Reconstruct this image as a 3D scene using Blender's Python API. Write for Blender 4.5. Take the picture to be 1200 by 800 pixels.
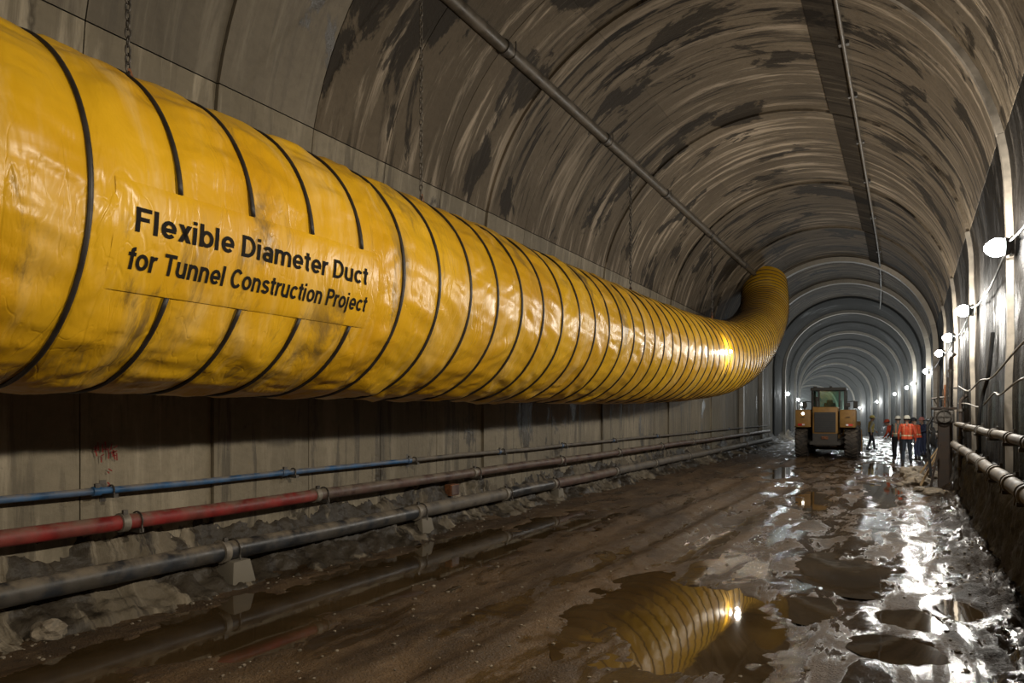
import bpy, bmesh, math, random
import numpy as np
from mathutils import Vector, Matrix, noise as mnoise

random.seed(7)
for o in list(bpy.data.objects):
    bpy.data.objects.remove(o)
S = bpy.context.scene
COL = S.collection
PI = math.pi

# ------------------------------------------------------------------ camera, world, exposure
FPX = 850.0                                   # focal length in pixels of the 1200 px wide frame
cam = bpy.data.cameras.new('camera')
cam.sensor_fit = 'HORIZONTAL'
cam.sensor_width = 36.0
cam.lens = 36.0 * FPX / 1200.0
cam.shift_y = 82.0 / 1200.0                   # horizon sits at row 482, verticals stay vertical
cam.clip_end = 600
cam_ob = bpy.data.objects.new('camera', cam)
COL.objects.link(cam_ob)
cam_ob.location = (0, 0, 2.0)
cam_ob.rotation_euler = (PI / 2, 0, math.atan(462.0 / FPX))
S.camera = cam_ob

world = bpy.data.worlds.new('world')
S.world = world
world.use_nodes = True
world.node_tree.nodes['Background'].inputs[0].default_value = (0.5, 0.45, 0.4, 1)
world.node_tree.nodes['Background'].inputs[1].default_value = 0.02

S.view_settings.view_transform = 'Standard'
S.view_settings.look = 'None'
S.view_settings.exposure = 0.0
S.view_settings.gamma = 1.0
S.view_settings.use_curve_mapping = False

LAMP_W = 520.0                                # power of a wall lamp in watts
WARM = (1.0, 0.90, 0.73)
COOL = (1.0, 0.95, 0.86)
FARC = (0.93, 0.98, 0.97)
HAZE = 0.0036

# the tunnel bends to the left and dips slightly with distance
def OX(y): return -1.0e-3 * max(0.0, y - 30.0) ** 2
def OZ(y): return -2.2e-4 * max(0.0, y - 30.0) ** 2

# ------------------------------------------------------------------ numpy noise
_rng = np.random.RandomState(3)
_perm = _rng.rand(256, 256)
def vnoise(x, y):
    x = np.asarray(x, float); y = np.asarray(y, float)
    xi = np.floor(x).astype(int); yi = np.floor(y).astype(int)
    xf = x - xi; yf = y - yi
    u = xf * xf * (3 - 2 * xf); v = yf * yf * (3 - 2 * yf)
    a = _perm[xi & 255, yi & 255]; b = _perm[(xi + 1) & 255, yi & 255]
    c = _perm[xi & 255, (yi + 1) & 255]; d = _perm[(xi + 1) & 255, (yi + 1) & 255]
    return (a * (1 - u) + b * u) * (1 - v) + (c * (1 - u) + d * u) * v - 0.5
def fbm(x, y, o=4, g=0.5):
    r = 0; a = 1.0
    for k in range(o):
        r = r + a * vnoise(x * 2 ** k + 17.3 * k, y * 2 ** k + 5.1 * k); a *= g
    return r
def sstep(a, b, x):
    t = np.clip((x - a) / (b - a), 0, 1); return t * t * (3 - 2 * t)

# ------------------------------------------------------------------ object helpers
def tag(o, label=None, cat=None, group=None, kind=None):
    if label: o['label'] = label
    if cat: o['category'] = cat
    if group: o['group'] = group
    if kind: o['kind'] = kind
    return o
def link(name, data, parent=None):
    o = bpy.data.objects.new(name, data)
    COL.objects.link(o)
    if parent is not None: o.parent = parent
    return o
def thing(name, label, cat, loc=(0, 0, 0), rz=0.0, group=None):
    o = link(name, None)
    o.empty_display_size = 0.2
    o.location = loc; o.rotation_euler = (0, 0, rz)
    return tag(o, label, cat, group)
def copy_tree(o, parent=None):
    c = o.copy(); COL.objects.link(c); c.parent = parent
    for ch in list(o.children):
        if ch.type != 'LIGHT': copy_tree(ch, c)
    return c

class MB:
    def __init__(s): s.v = []; s.f = []; s.uv = None
    def add(s, vs, fs):
        n = len(s.v); s.v += [tuple(p) for p in vs]; s.f += [tuple(i + n for i in f) for f in fs]; return s
    def box(s, c, d, rot=None, taper=1.0, bev=0.0):
        hx, hy, hz = d[0] / 2, d[1] / 2, d[2] / 2
        if bev <= 0:
            vs = [(sx * hx * (taper if sz > 0 else 1), sy * hy * (taper if sz > 0 else 1), sz * hz) for sz in (-1, 1) for sy in (-1, 1) for sx in (-1, 1)]
            fs = [(0, 2, 3, 1), (4, 5, 7, 6), (0, 1, 5, 4), (2, 6, 7, 3), (0, 4, 6, 2), (1, 3, 7, 5)]
        else:
            bm = bmesh.new()
            bmesh.ops.create_cube(bm, size=1.0)
            for v in bm.verts:
                t = taper if v.co.z > 0 else 1
                v.co = Vector((v.co.x * d[0] * t, v.co.y * d[1] * t, v.co.z * d[2]))
            bmesh.ops.bevel(bm, geom=bm.edges[:], offset=bev, segments=2, affect='EDGES', profile=0.6)
            bm.verts.index_update()
            vs = [tuple(v.co) for v in bm.verts]; fs = [tuple(v.index for v in f.verts) for f in bm.faces]
            bm.free()
        M = rot if rot is not None else Matrix.Identity(3)
        return s.add([M @ Vector(p) + Vector(c) for p in vs], fs)
    def tube(s, pts, r, n=10, cap=True, closed=False):
        pts = [Vector(p) for p in pts]; m = len(pts)
        rs = r if isinstance(r, (list, tuple)) else [r] * m
        vs = []; prev = None
        for i, p in enumerate(pts):
            if closed: t = pts[(i + 1) % m] - pts[i - 1]
            else: t = pts[min(i + 1, m - 1)] - pts[max(i - 1, 0)]
            t.normalize()
            if prev is None:
                a = Vector((0, 0, 1)) if abs(t.z) < 0.9 else Vector((1, 0, 0))
                u = t.cross(a).normalized()
            else:
                u = prev - t * prev.dot(t)
                u = u.normalized() if u.length > 1e-6 else t.orthogonal().normalized()
            prev = u; w = t.cross(u)
            for k in range(n):
                a = 2 * PI * k / n
                vs.append(p + (u * math.cos(a) + w * math.sin(a)) * rs[i])
        fs = []
        for i in range(m if closed else m - 1):
            j = (i + 1) % m
            for k in range(n):
                l = (k + 1) % n
                fs.append((i * n + k, i * n + l, j * n + l, j * n + k))
        if cap and not closed:
            fs.append(tuple(range(n - 1, -1, -1))); fs.append(tuple((m - 1) * n + k for k in range(n)))
        return s.add(vs, fs)
    def lathe(s, prof, n=20, M=None, cap=True):
        M = M or Matrix.Identity(4); vs = []; fs = []
        for (r, z) in prof:
            for k in range(n):
                a = 2 * PI * k / n
                vs.append(M @ Vector((r * math.cos(a), r * math.sin(a), z)))
        for i in range(len(prof) - 1):
            for k in range(n):
                l = (k + 1) % n
                fs.append((i * n + k, i * n + l, (i + 1) * n + l, (i + 1) * n + k))
        if cap:
            fs.append(tuple(range(n - 1, -1, -1))); fs.append(tuple((len(prof) - 1) * n + k for k in range(n)))
        return s.add(vs, fs)
    def prism(s, poly, a, b, axis='x'):
        n = len(poly); vs = []
        for t in (a, b):
            for (p, q) in poly:
                vs.append({'x': (t, p, q), 'y': (p, t, q), 'z': (p, q, t)}[axis])
        fs = [tuple(range(n)), tuple(range(2 * n - 1, n - 1, -1))]
        for i in range(n):
            j = (i + 1) % n; fs.append((i, i + n, j + n, j))
        return s.add(vs, fs)
    def mesh(s, name, mat, smooth=False, fix=True):
        me = bpy.data.meshes.new(name)
        me.from_pydata([tuple(p) for p in s.v], [], s.f)
        for m in (mat if isinstance(mat, (list, tuple)) else [mat]): me.materials.append(m)
        if fix:
            bm = bmesh.new(); bm.from_mesh(me); bmesh.ops.recalc_face_normals(bm, faces=bm.faces[:]); bm.to_mesh(me); bm.free()
        if smooth:
            me.polygons.foreach_set('use_smooth', [True] * len(me.polygons))
            if smooth != 'all':
                try: me.set_sharp_from_angle(angle=math.radians(40))
                except Exception: pass
        return me
    def build(s, name, mat, parent=None, smooth=False, fix=True):
        return link(name, s.mesh(name, mat, smooth, fix), parent)

def grid_mesh(name, P, mat, uv=None, smooth=True, flip=False):
    """P: array (n, m, 3)"""
    n, m, _ = P.shape
    idx = np.arange(n * m).reshape(n, m)
    a, b, c, d = idx[:-1, :-1], idx[1:, :-1], idx[1:, 1:], idx[:-1, 1:]
    q = np.stack([a, b, c, d] if not flip else [a, d, c, b], -1).reshape(-1, 4)
    me = bpy.data.meshes.new(name)
    me.vertices.add(n * m); me.vertices.foreach_set('co', P.reshape(-1).astype(np.float32))
    me.loops.add(q.size); me.loops.foreach_set('vertex_index', q.reshape(-1).astype(np.int32))
    me.polygons.add(len(q)); me.polygons.foreach_set('loop_start', (np.arange(len(q)) * 4).astype(np.int32))
    me.update(calc_edges=True); me.validate()
    me.polygons.foreach_set('use_smooth', [smooth] * len(me.polygons))
    if uv is not None:
        l = me.uv_layers.new(name='UVMap')
        l.data.foreach_set('uv', uv.reshape(-1, 2)[q.reshape(-1)].reshape(-1).astype(np.float32))
    me.materials.append(mat)
    return me

# ------------------------------------------------------------------ material helpers
class NT:
    def __init__(s, name):
        s.m = bpy.data.materials.new(name); s.m.use_nodes = True
        s.t = s.m.node_tree; s.b = s.t.nodes['Principled BSDF']; s.out = s.t.nodes['Material Output']
    def n(s, typ, **kw):
        nd = s.t.nodes.new(typ)
        for k, v in kw.items():
            if k in nd.inputs.keys(): s.set(nd.inputs[k], v)
            else: setattr(nd, k, v)
        return nd
    def set(s, inp, v):
        if isinstance(v, bpy.types.NodeSocket): s.t.links.new(v, inp)
        else: inp.default_value = v
    def coord(s, which='Object', scale=(1, 1, 1), loc=(0, 0, 0)):
        tc = s.n('ShaderNodeTexCoord'); mp = s.n('ShaderNodeMapping')
        s.t.links.new(tc.outputs[which], mp.inputs['Vector'])
        mp.inputs['Scale'].default_value = scale; mp.inputs['Location'].default_value = loc
        return mp.outputs[0]
    def noise(s, vec, scale=1.0, detail=4, rough=0.5, dist=0.0):
        nd = s.n('ShaderNodeTexNoise'); s.set(nd.inputs['Vector'], vec)
        nd.inputs['Scale'].default_value = scale; nd.inputs['Detail'].default_value = detail
        nd.inputs['Roughness'].default_value = rough; nd.inputs['Distortion'].default_value = dist
        return nd.outputs['Fac']
    def ramp(s, fac, a, b, lo=0.0, hi=1.0):
        nd = s.n('ShaderNodeMapRange'); nd.interpolation_type = 'SMOOTHSTEP'
        s.set(nd.inputs['Value'], fac)
        for k, v in zip(('From Min', 'From Max', 'To Min', 'To Max'), (a, b, lo, hi)): nd.inputs[k].default_value = v
        return nd.outputs[0]
    def mix(s, fac, a, b):
        nd = s.n('ShaderNodeMix'); nd.data_type = 'RGBA'
        s.set(nd.inputs[0], fac)
        for i, v in ((6, a), (7, b)):
            if isinstance(v, tuple): v = (*v[:3], 1)
            s.set(nd.inputs[i], v)
        return nd.outputs[2]
    def math(s, op, a, b=0.0, c=0.0):
        nd = s.n('ShaderNodeMath'); nd.operation = op
        s.set(nd.inputs[0], a); s.set(nd.inputs[1], b); s.set(nd.inputs[2], c)
        return nd.outputs[0]
    def bump(s, h, strength=0.3, dist=0.02, prev=None):
        nd = s.n('ShaderNodeBump'); s.set(nd.inputs['Height'], h)
        nd.inputs['Strength'].default_value = strength; nd.inputs['Distance'].default_value = dist
        if prev is not None: s.set(nd.inputs['Normal'], prev)
        return nd.outputs[0]
    def done(s, color=None, rough=None, normal=None, metal=None, spec=None):
        for k, v in (('Base Color', color), ('Roughness', rough), ('Normal', normal), ('Metallic', metal), ('Specular IOR Level', spec)):
            if v is None: continue
            if isinstance(v, tuple): v = (*v[:3], 1)
            s.set(s.b.inputs[k], v)
        return s.m

def simple(name, col, rough=0.6, metal=0.0, var=0.25, scale=6.0, bump=0.1, dust=None, spec=0.5):
    t = NT(name); v = t.coord('Object')
    nz = t.noise(v, scale, 5, 0.6)
    c = t.mix(t.ramp(nz, 0.3, 0.7), tuple(x * (1 - var) for x in col), tuple(min(1, x * (1 + var)) for x in col))
    if dust:
        g = t.n('ShaderNodeNewGeometry'); sp = t.n('ShaderNodeSeparateXYZ'); t.set(sp.inputs[0], g.outputs['Normal'])
        up = t.ramp(sp.outputs[2], 0.1, 0.9)
        dn = t.math('MULTIPLY', t.ramp(t.noise(v, 3.0, 5, 0.65), 0.35, 0.6), t.math('ADD', t.math('MULTIPLY', up, 0.65), 0.25))
        c = t.mix(dn, c, dust)
    return t.done(c, t.ramp(nz, 0.3, 0.7, max(0.02, rough - 0.1), min(1, rough + 0.1)), t.bump(t.noise(v, scale * 4, 4), bump, 0.01), metal, spec)

def emission(name, col, strength):
    m = bpy.data.materials.new(name); m.use_nodes = True; nt = m.node_tree
    nt.nodes.remove(nt.nodes['Principled BSDF'])
    e = nt.nodes.new('ShaderNodeEmission'); e.inputs[0].default_value = (*col, 1); e.inputs[1].default_value = strength
    nt.links.new(e.outputs[0], nt.nodes['Material Output'].inputs[0])
    return m

def concrete(name, base, dark, light, patch=0.62, rough=0.7, wet=0.35, streak=1.0, bump=0.35, spec=0.3):
    t = NT(name)
    uv = t.coord('UV')
    oi = t.n('ShaderNodeObjectInfo')
    big = t.noise(t.coord('UV', (0.25, 0.25, 1)), 1.0, 5, 0.55)
    c = t.mix(t.ramp(big, 0.3, 0.7), tuple(x * 0.78 for x in base), tuple(x * 1.2 for x in base))
    fine = t.noise(uv, 9.0, 6, 0.65)
    c = t.mix(t.ramp(fine, 0.35, 0.75, 0, 0.35), c, tuple(x * 0.55 for x in base))
    # drips and streaks that run round the vault
    st = t.noise(t.coord('UV', (3.4, 0.30, 1)), 1.0, 7, 0.66, 0.35)
    st2 = t.noise(t.coord('UV', (4.2, 0.36, 1), (3.3, 1.7, 0)), 1.0, 7, 0.68, 0.35)
    zone = t.noise(t.coord('UV', (0.16, 0.20, 1), (8.1, 2.2, 0)), 1.0, 2, 0.5)
    li = t.math('MULTIPLY', t.ramp(st, 0.50, 0.66), t.ramp(zone, 0.35, 0.6, 0.25, 0.9 * streak))
    c = t.mix(li, c, light)
    dk = t.math('MULTIPLY', t.ramp(st2, 0.52, 0.60), t.ramp(zone, 0.62, 0.40, 0.2, 0.8 * streak))
    c = t.mix(dk, c, dark)
    # ragged damp patches
    pn = t.noise(t.coord('UV', (0.75, 0.38, 1), (1.1, 9.4, 0)), 1.0, 7, 0.63, 0.5)
    pa = t.ramp(pn, patch, patch + 0.035)
    c = t.mix(t.math('MULTIPLY', pa, 0.85), c, dark)
    r = t.n('ShaderNodeMix'); t.set(r.inputs[0], t.math('MAXIMUM', pa, t.math('MULTIPLY', dk, 0.7)))
    r.inputs[2].default_value = rough; r.inputs[3].default_value = wet
    hs = t.n('ShaderNodeHueSaturation'); t.set(hs.inputs['Color'], c); t.set(hs.inputs['Value'], t.math('MULTIPLY_ADD', oi.outputs['Random'], 0.22, 0.89))
    bh = t.math('ADD', t.noise(uv, 14.0, 5, 0.6), t.math('MULTIPLY', st, 1.5))
    pits = t.n('ShaderNodeTexVoronoi'); t.set(pits.inputs['Vector'], uv); pits.inputs['Scale'].default_value = 5.0
    bh = t.math('ADD', bh, t.ramp(pits.outputs['Distance'], 0.02, 0.10, -0.4, 0))
    return t.done(hs.outputs[0], r.outputs[0], t.bump(bh, bump, 0.02), 0.0, spec)

M = {}
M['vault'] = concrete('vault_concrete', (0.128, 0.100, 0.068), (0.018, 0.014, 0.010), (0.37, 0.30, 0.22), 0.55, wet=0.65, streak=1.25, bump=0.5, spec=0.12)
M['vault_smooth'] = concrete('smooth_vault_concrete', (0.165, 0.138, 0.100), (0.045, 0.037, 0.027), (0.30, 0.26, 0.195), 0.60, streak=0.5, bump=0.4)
M['vault_far'] = concrete('far_vault_concrete', (0.030, 0.027, 0.023), (0.010, 0.009, 0.008), (0.065, 0.060, 0.052), 0.56, wet=0.6, rough=0.85, spec=0.12)  # dark copy of the lining, shade between the bright arcs put into colour
M['rib'] = concrete('far_lit_rib', (0.42, 0.37, 0.30), (0.15, 0.125, 0.10), (0.55, 0.50, 0.42), 0.66, 0.5, 0.3, 0.6)  # pale tone puts lamp light into the far ribs
M['wall_l'] = concrete('wall_concrete', (0.215, 0.180, 0.125), (0.045, 0.036, 0.025), (0.42, 0.36, 0.265), 0.59, streak=0.75, bump=0.5)
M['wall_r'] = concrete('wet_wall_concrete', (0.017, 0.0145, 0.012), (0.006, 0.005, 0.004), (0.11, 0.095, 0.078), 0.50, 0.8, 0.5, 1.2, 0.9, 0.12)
M['joint'] = simple('joint_dark', (0.03, 0.026, 0.021), 0.9)

# ------------------------------------------------------------------ tunnel shell
XC, RAD, ZS, WB = -3.0, 4.3, 5.0, 0.4        # centre line, vault radius, springing height, wall depth below floor
L_ARC = PI * RAD
S_L = ZS + WB; S_R = S_L + L_ARC; S_END = S_R + ZS + WB
def prof(s, off):
    """point of the tunnel section at arc length s, moved inwards by off"""
    s = np.asarray(s, float)
    a = PI - (s - S_L) / RAD
    x = np.where(s < S_L, XC - RAD + off, np.where(s > S_R, XC + RAD - off, XC + (RAD - off) * np.cos(a)))
    z = np.where(s < S_L, s - WB, np.where(s > S_R, ZS - (s - S_R), ZS + (RAD - off) * np.sin(a)))
    return x, z
POUR, Y_POUR = 6.3, 12.2
vOX = np.vectorize(OX); vOZ = np.vectorize(OZ)
def strip(s0, s1, y0, y1, off0, off1, ns, ny, rough=0.0):
    s = np.linspace(s0, s1, ns + 1); y = np.linspace(y0, y1, ny + 1)
    Sg, Yg = np.meshgrid(s, y)
    off = off0 + (off1 - off0) * (Yg - y0) / (y1 - y0)
    if rough: off = off + rough * fbm(Yg * 1.3, Sg * 0.5, 3) * (np.clip((Sg - s0) / 1.2 + 0.12, 0, 1) if rough > 0.05 else 1)
    x, z = prof(Sg, off)
    P = np.stack([x + vOX(Yg), Yg, z + vOZ(Yg)], -1)
    return P, np.stack([Yg, Sg], -1), Sg, Yg
def panel(name, mat, parent, s0, s1, y0, y1, off0, off1, ns, ny, depth=0.10, rough=0.0):
    """a cast panel: curved face with returns down to the backing"""
    P, UV, Sg, Yg = strip(s0, s1, y0, y1, off0, off1, ns, ny, rough)
    n, m, _ = P.shape
    cx = XC + vOX(Yg)
    out = np.stack([P[..., 0] - cx, np.zeros_like(Yg), P[..., 2] - np.minimum(P[..., 2], ZS + vOZ(Yg))], -1)
    out = out / np.maximum(1e-6, np.linalg.norm(out, axis=-1, keepdims=True))
    Q = P + out * depth
    big = np.concatenate([Q[:1], P, Q[-1:]], 0); bigu = np.concatenate([UV[:1], UV, UV[-1:]], 0)
    ql = np.concatenate([Q[:1, :1], Q[:, :1], Q[-1:, :1]], 0); qr = np.concatenate([Q[:1, -1:], Q[:, -1:], Q[-1:, -1:]], 0)
    big = np.concatenate([ql, big, qr], 1); bigu = np.concatenate([bigu[:, :1], bigu, bigu[:, -1:]], 1)
    me = grid_mesh(name, big, mat, bigu, smooth=True)
    try: me.set_sharp_from_angle(angle=math.radians(35))
    except Exception: pass
    return link(name, me, parent)

Y0T, Y1T = Y_POUR - POUR * 4, Y_POUR + POUR * 28
S_JOINT_L = S_L + RAD * math.asin(0.9 / RAD); S_JOINT_R = S_R - (S_JOINT_L - S_L)
def backing(name, s0, s1, label, cat):
    P, UV, _, _ = strip(s0, s1, Y0T, Y1T, -0.16, -0.16, 14, 130)
    return tag(link(name, grid_mesh(name, P, M['joint'], UV)), label, cat, kind='structure')
wall_left = backing('wall_left', 0, S_JOINT_L, 'grey concrete tunnel wall behind the yellow duct and pipes', 'wall')
ceiling = backing('ceiling', S_JOINT_L, S_JOINT_R, 'stained concrete tunnel vault overhead', 'ceiling')
wall_right = backing('wall_right', S_JOINT_R, S_END, 'dark wet tunnel wall carrying the row of lamps', 'wall')
G = 0.007
span = (S_JOINT_R - S_JOINT_L) / 3
for k in range(-4, 28):
    ya = Y_POUR + POUR * k
    if ya > 185: break
    near = ya < 44
    nb = 4 if near else 1
    st = 0.05 if near else 0.11
    w = POUR / nb
    for b in range(nb):
        p0, p1 = ya + b * w, ya + (b + 1) * w
        o0 = st * (1 - b / nb); o1 = st * (1 - (b + 1) / nb)
        rr = 0.012 if near else 0.0
        ny = 4 if near else 3
        g0 = G if b else 0.0
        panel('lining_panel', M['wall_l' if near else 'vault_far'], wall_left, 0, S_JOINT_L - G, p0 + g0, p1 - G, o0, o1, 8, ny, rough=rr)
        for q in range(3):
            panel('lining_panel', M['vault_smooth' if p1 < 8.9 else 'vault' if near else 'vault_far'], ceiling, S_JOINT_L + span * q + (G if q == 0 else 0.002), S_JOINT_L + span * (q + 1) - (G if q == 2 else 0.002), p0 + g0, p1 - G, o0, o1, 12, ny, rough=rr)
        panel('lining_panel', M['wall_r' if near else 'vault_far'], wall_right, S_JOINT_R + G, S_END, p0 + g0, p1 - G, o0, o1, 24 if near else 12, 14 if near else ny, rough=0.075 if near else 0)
def s_at(x): return S_L + RAD * (PI - math.acos((x - XC) / RAD))
M['rib_near'] = simple('near_lit_rib', (0.20, 0.172, 0.135), 0.7, 0, 0.5, 1.6, 0.5)  # mottled pale tone paints the ragged bright streaks under the lamps
# raised ribs at the construction joints, their pale tone painting lamp-lit bright arcs
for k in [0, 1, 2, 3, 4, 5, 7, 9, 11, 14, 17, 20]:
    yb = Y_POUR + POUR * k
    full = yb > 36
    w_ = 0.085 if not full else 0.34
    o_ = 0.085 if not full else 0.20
    panel('rib', M['rib' if full else 'rib_near'], wall_right, S_JOINT_R + G, S_END, yb - 0.03, yb + w_, o_, o_, 30, 1, 0.3, 0 if full else 0.08)
    if k == 0: panel('rib', M['rib_near'], ceiling, s_at(-0.9), S_JOINT_R, yb - 0.03, yb + w_, o_, o_, 20, 1, 0.3, 0.02)
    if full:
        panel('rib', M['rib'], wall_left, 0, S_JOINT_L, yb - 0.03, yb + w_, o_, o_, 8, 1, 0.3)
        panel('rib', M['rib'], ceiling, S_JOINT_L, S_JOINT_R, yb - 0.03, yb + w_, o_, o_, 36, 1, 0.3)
M['strip'] = concrete('crown_strip', (0.050, 0.040, 0.029), (0.016, 0.013, 0.010), (0.13, 0.105, 0.075), 0.55, rough=0.9, wet=0.8, spec=0.05)
for y_a, y_b, xa, xb in ((7.6, 12.15, -1.60, -0.95), (12.22, 18.45, -1.55, -0.97), (18.52, 24.75, -1.5, -1.0), (24.82, 31.0, -1.45, -1.0), (8.6, 12.15, -0.93, -0.15), (31.1, 37.3, -1.4, -1.0)):
    panel('crown_strip', M['strip'], ceiling, s_at(xa), s_at(xb), y_a, y_b, 0.066, 0.058, 4, 10, 0.12, 0.006)
# closing wall behind the camera and at the far end
for nm, yy, lab in (('wall_back', Y0T, 'plain concrete bulkhead closing the tunnel behind'), ('wall_far', 186.0, 'distant pale tunnel face at the far end')):
    s = np.linspace(0, S_END, 40); x, z = prof(s, -0.2)
    mb = MB(); mb.prism([(a + OX(yy), b + OZ(yy)) for a, b in zip(x, z)], yy - 0.1, yy + 0.1, 'y')
    tag(mb.build(nm, M['wall_l']), lab, 'wall', kind='structure')

# ------------------------------------------------------------------ floor
PUD = [  # centre x, centre y, half x, half y, water level
    (-2.02, 7.0, 0.86, 1.75, -0.030),
    (-0.66, 10.0, 0.52, 1.05, -0.020),
    (-0.92, 8.05, 0.30, 0.55, -0.022),
    (0.02, 8.05, 0.30, 0.45, -0.020),
    (-0.10, 7.00, 0.33, 0.38, -0.022),
    (0.50, 8.65, 0.17, 0.42, -0.020),
    (-5.55, 7.6, 0.80, 6.2, -0.030),
    (-1.9, 17.6, 0.45, 2.6, -0.020),
    (-0.55, 20.5, 0.40, 3.2, -0.020),
    (-3.6, 25.0, 0.5, 3.0, -0.020),
    (-0.9, 28.5, 0.6, 3.0, -0.020),
]
def pud_r(x, y, p):
    dx = (x - p[0]) / p[2]; dy = (y - p[1]) / p[3]
    if p[3] < 3.5:                                     # pools lean along the wheel tracks
        dx = dx + 0.28 * dy
    return np.sqrt(dx * dx + dy * dy) + 0.75 * fbm(x * 2.1 + p[0] * 3, y * 1.5 + p[1], 5, 0.6)
def ground(x, y):
    h = 0.045 * fbm(x * 0.55, y * 0.28, 3) + 0.014 * fbm(x * 2.0 + 9, y * 0.9, 4) + 0.020 * (1 - 0.55 * sstep(-3.6, -1.8, x)) * fbm(x * 7.5, y * 6.0, 4, 0.65)
    wob = 0.25 * fbm(y * 0.16, x * 0 + 3.3, 2)
    for cx, w, dp in ((-4.35, 0.22, 0.05), (-3.5, 0.16, 0.035), (-2.75, 0.25, 0.05), (-1.15, 0.22, 0.045), (0.25, 0.2, 0.03)):
        d = (x - cx - wob) / w
        h = h - dp * np.exp(-d * d) + 0.5 * dp * np.exp(-((np.abs(d) - 1.7) / 0.6) ** 2)
    h = h + 0.11 * sstep(0.35, 1.0, x - vOX(y)) * (0.7 + 1.6 * fbm(x * 3, y * 1.6, 3) + 1.3 * fbm(x * 11, y * 8, 3, 0.6))
    h = h + 0.06 * sstep(-6.35, -7.1, x - vOX(y)) * (1 + 1.5 * fbm(x * 3, y * 1.3, 3))
    for p in PUD:
        r = pud_r(x, y, p)
        ins = sstep(1.05, 0.62, r)
        near_ = sstep(2.3, 1.05, r)
        rim = p[4] + 0.003 + 0.008 * (1 + 1.6 * fbm(x * 9, y * 9, 2)) + 0.02 * np.clip(r - 1, 0, 1)
        h = np.where(near_ > 0, h * (1 - near_) + near_ * (rim + 0.25 * (h - h.mean() if h.ndim else h * 0)), h)
        h = h * (1 - ins) + ins * (p[4] - 0.05)
    return h
ys = [-10.0]
while ys[-1] < 186:
    y = ys[-1]
    ys.append(y + (0.3 if y < 2 else min(2.0, 0.035 + 0.0045 * max(0, y - 6))))
ys = np.array(ys); xs = np.linspace(-7.45, 1.45, 210)
Xg, Yg = np.meshgrid(xs, ys)
Xw = Xg + vOX(Yg)
Zg = ground(Xw, Yg) * sstep(120, 60, Yg) + vOZ(Yg)
t = NT('wet_mud')
v = t.coord('Object')
vs_ = t.coord('Object', (1.6, 0.45, 1))
a = t.noise(vs_, 0.9, 6, 0.6, 0.6); b = t.noise(v, 2.6, 6, 0.65); c3 = t.noise(v, 22, 4, 0.6)
c = t.mix(t.ramp(a, 0.32, 0.68), (0.046, 0.027, 0.012), (0.135, 0.083, 0.040))
c = t.mix(t.ramp(b, 0.52, 0.72, 0, 0.6), c, (0.165, 0.112, 0.062))
c = t.mix(t.ramp(c3, 0.5, 0.8, 0, 0.6), c, (0.03, 0.022, 0.015))
sx = t.n('ShaderNodeSeparateXYZ'); t.set(sx.inputs[0], v)
trk = t.math('MULTIPLY', t.ramp(sx.outputs[0], -4.2, -1.4, -0.06, 0.05), t.ramp(sx.outputs[0], 0.9, 0.45))
wetm = t.ramp(t.math('ADD', t.noise(vs_, 1.5, 6, 0.65, 0.5), trk), 0.47, 0.57)          # 1 = film of water
c = t.mix(t.math('MULTIPLY', wetm, 0.7), c, (0.028, 0.018, 0.010))
spoil = t.ramp(t.math('ADD', sx.outputs[0], t.math('MULTIPLY', t.noise(v, 1.8, 5, 0.6), 0.9)), 0.80, 1.0)    # strip of dark spoil along the bench
c = t.mix(t.math('MULTIPLY', spoil, 0.85), c, (0.022, 0.016, 0.011))
rg = t.math('ADD', t.math('MULTIPLY_ADD', wetm, -0.50, 0.60), t.math('MULTIPLY', c3, 0.10))
bh = t.math('ADD', t.math('MULTIPLY', t.noise(v, 12, 6, 0.7), 1.0), t.math('MULTIPLY', t.ramp(t.noise(v, 45, 3, 0.6), 0.45, 0.7), 0.45))
bn = t.bump(bh, 0.75, 0.03)
t.set(bn.node.inputs['Strength'], t.math('MULTIPLY_ADD', wetm, -0.62, 0.75))
M['mud'] = t.done(c, rg, bn, 0.0, 0.36)
floor = tag(link('floor', grid_mesh('floor', np.stack([Xw, Yg, Zg], -1), M['mud'], flip=True)), 'wet brown mud floor with wheel tracks', 'floor', kind='structure')

t = NT('muddy_water'); v = t.coord('Object')
c = t.mix(t.ramp(t.noise(v, 1.2, 4), 0.35, 0.65), (0.045, 0.028, 0.012), (0.075, 0.048, 0.022))
M['water'] = t.done(c, 0.035, t.bump(t.noise(t.coord('Object', (1, 0.6, 1)), 5.0, 2, 0.4), 0.035, 0.02), 0.0, 0.6)
pl = ['large brown puddle mirroring the yellow duct', 'wide shallow puddle in the middle of the wet track', 'small dull puddle touching the right end of the large brown puddle',
      'small dark puddle near the right edge of the track', 'lowest small puddle at the bottom right of the track', 'narrow puddle nearest the dark right-hand bench',
      'long strip of standing water along the foot of the pipe wall', 'long puddle strip in the track well in front of the loader', 'narrow puddle strip in front of the orange-vested workers',
      'flat puddle just behind the wheel loader', 'flat puddle to the right of the loader wheels']
for p, lab in zip(PUD, pl):
    mb = MB(); n = 40
    ring = []
    for k in range(n):
        an = 2 * PI * k / n
        dy = 1.28 * math.sin(an) * p[3]; dx = 1.28 * math.cos(an) * p[2]
        if p[3] < 3.5: dx -= 0.28 * dy / p[3] * p[2]
        ring.append((p[0] + dx, p[1] + dy, p[4]))
    mb.add(ring, [tuple(range(n))])
    o = mb.build('puddle', M['water'], fix=False)
    tag(o, lab, 'puddle', 'puddles on the mud floor')

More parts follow.
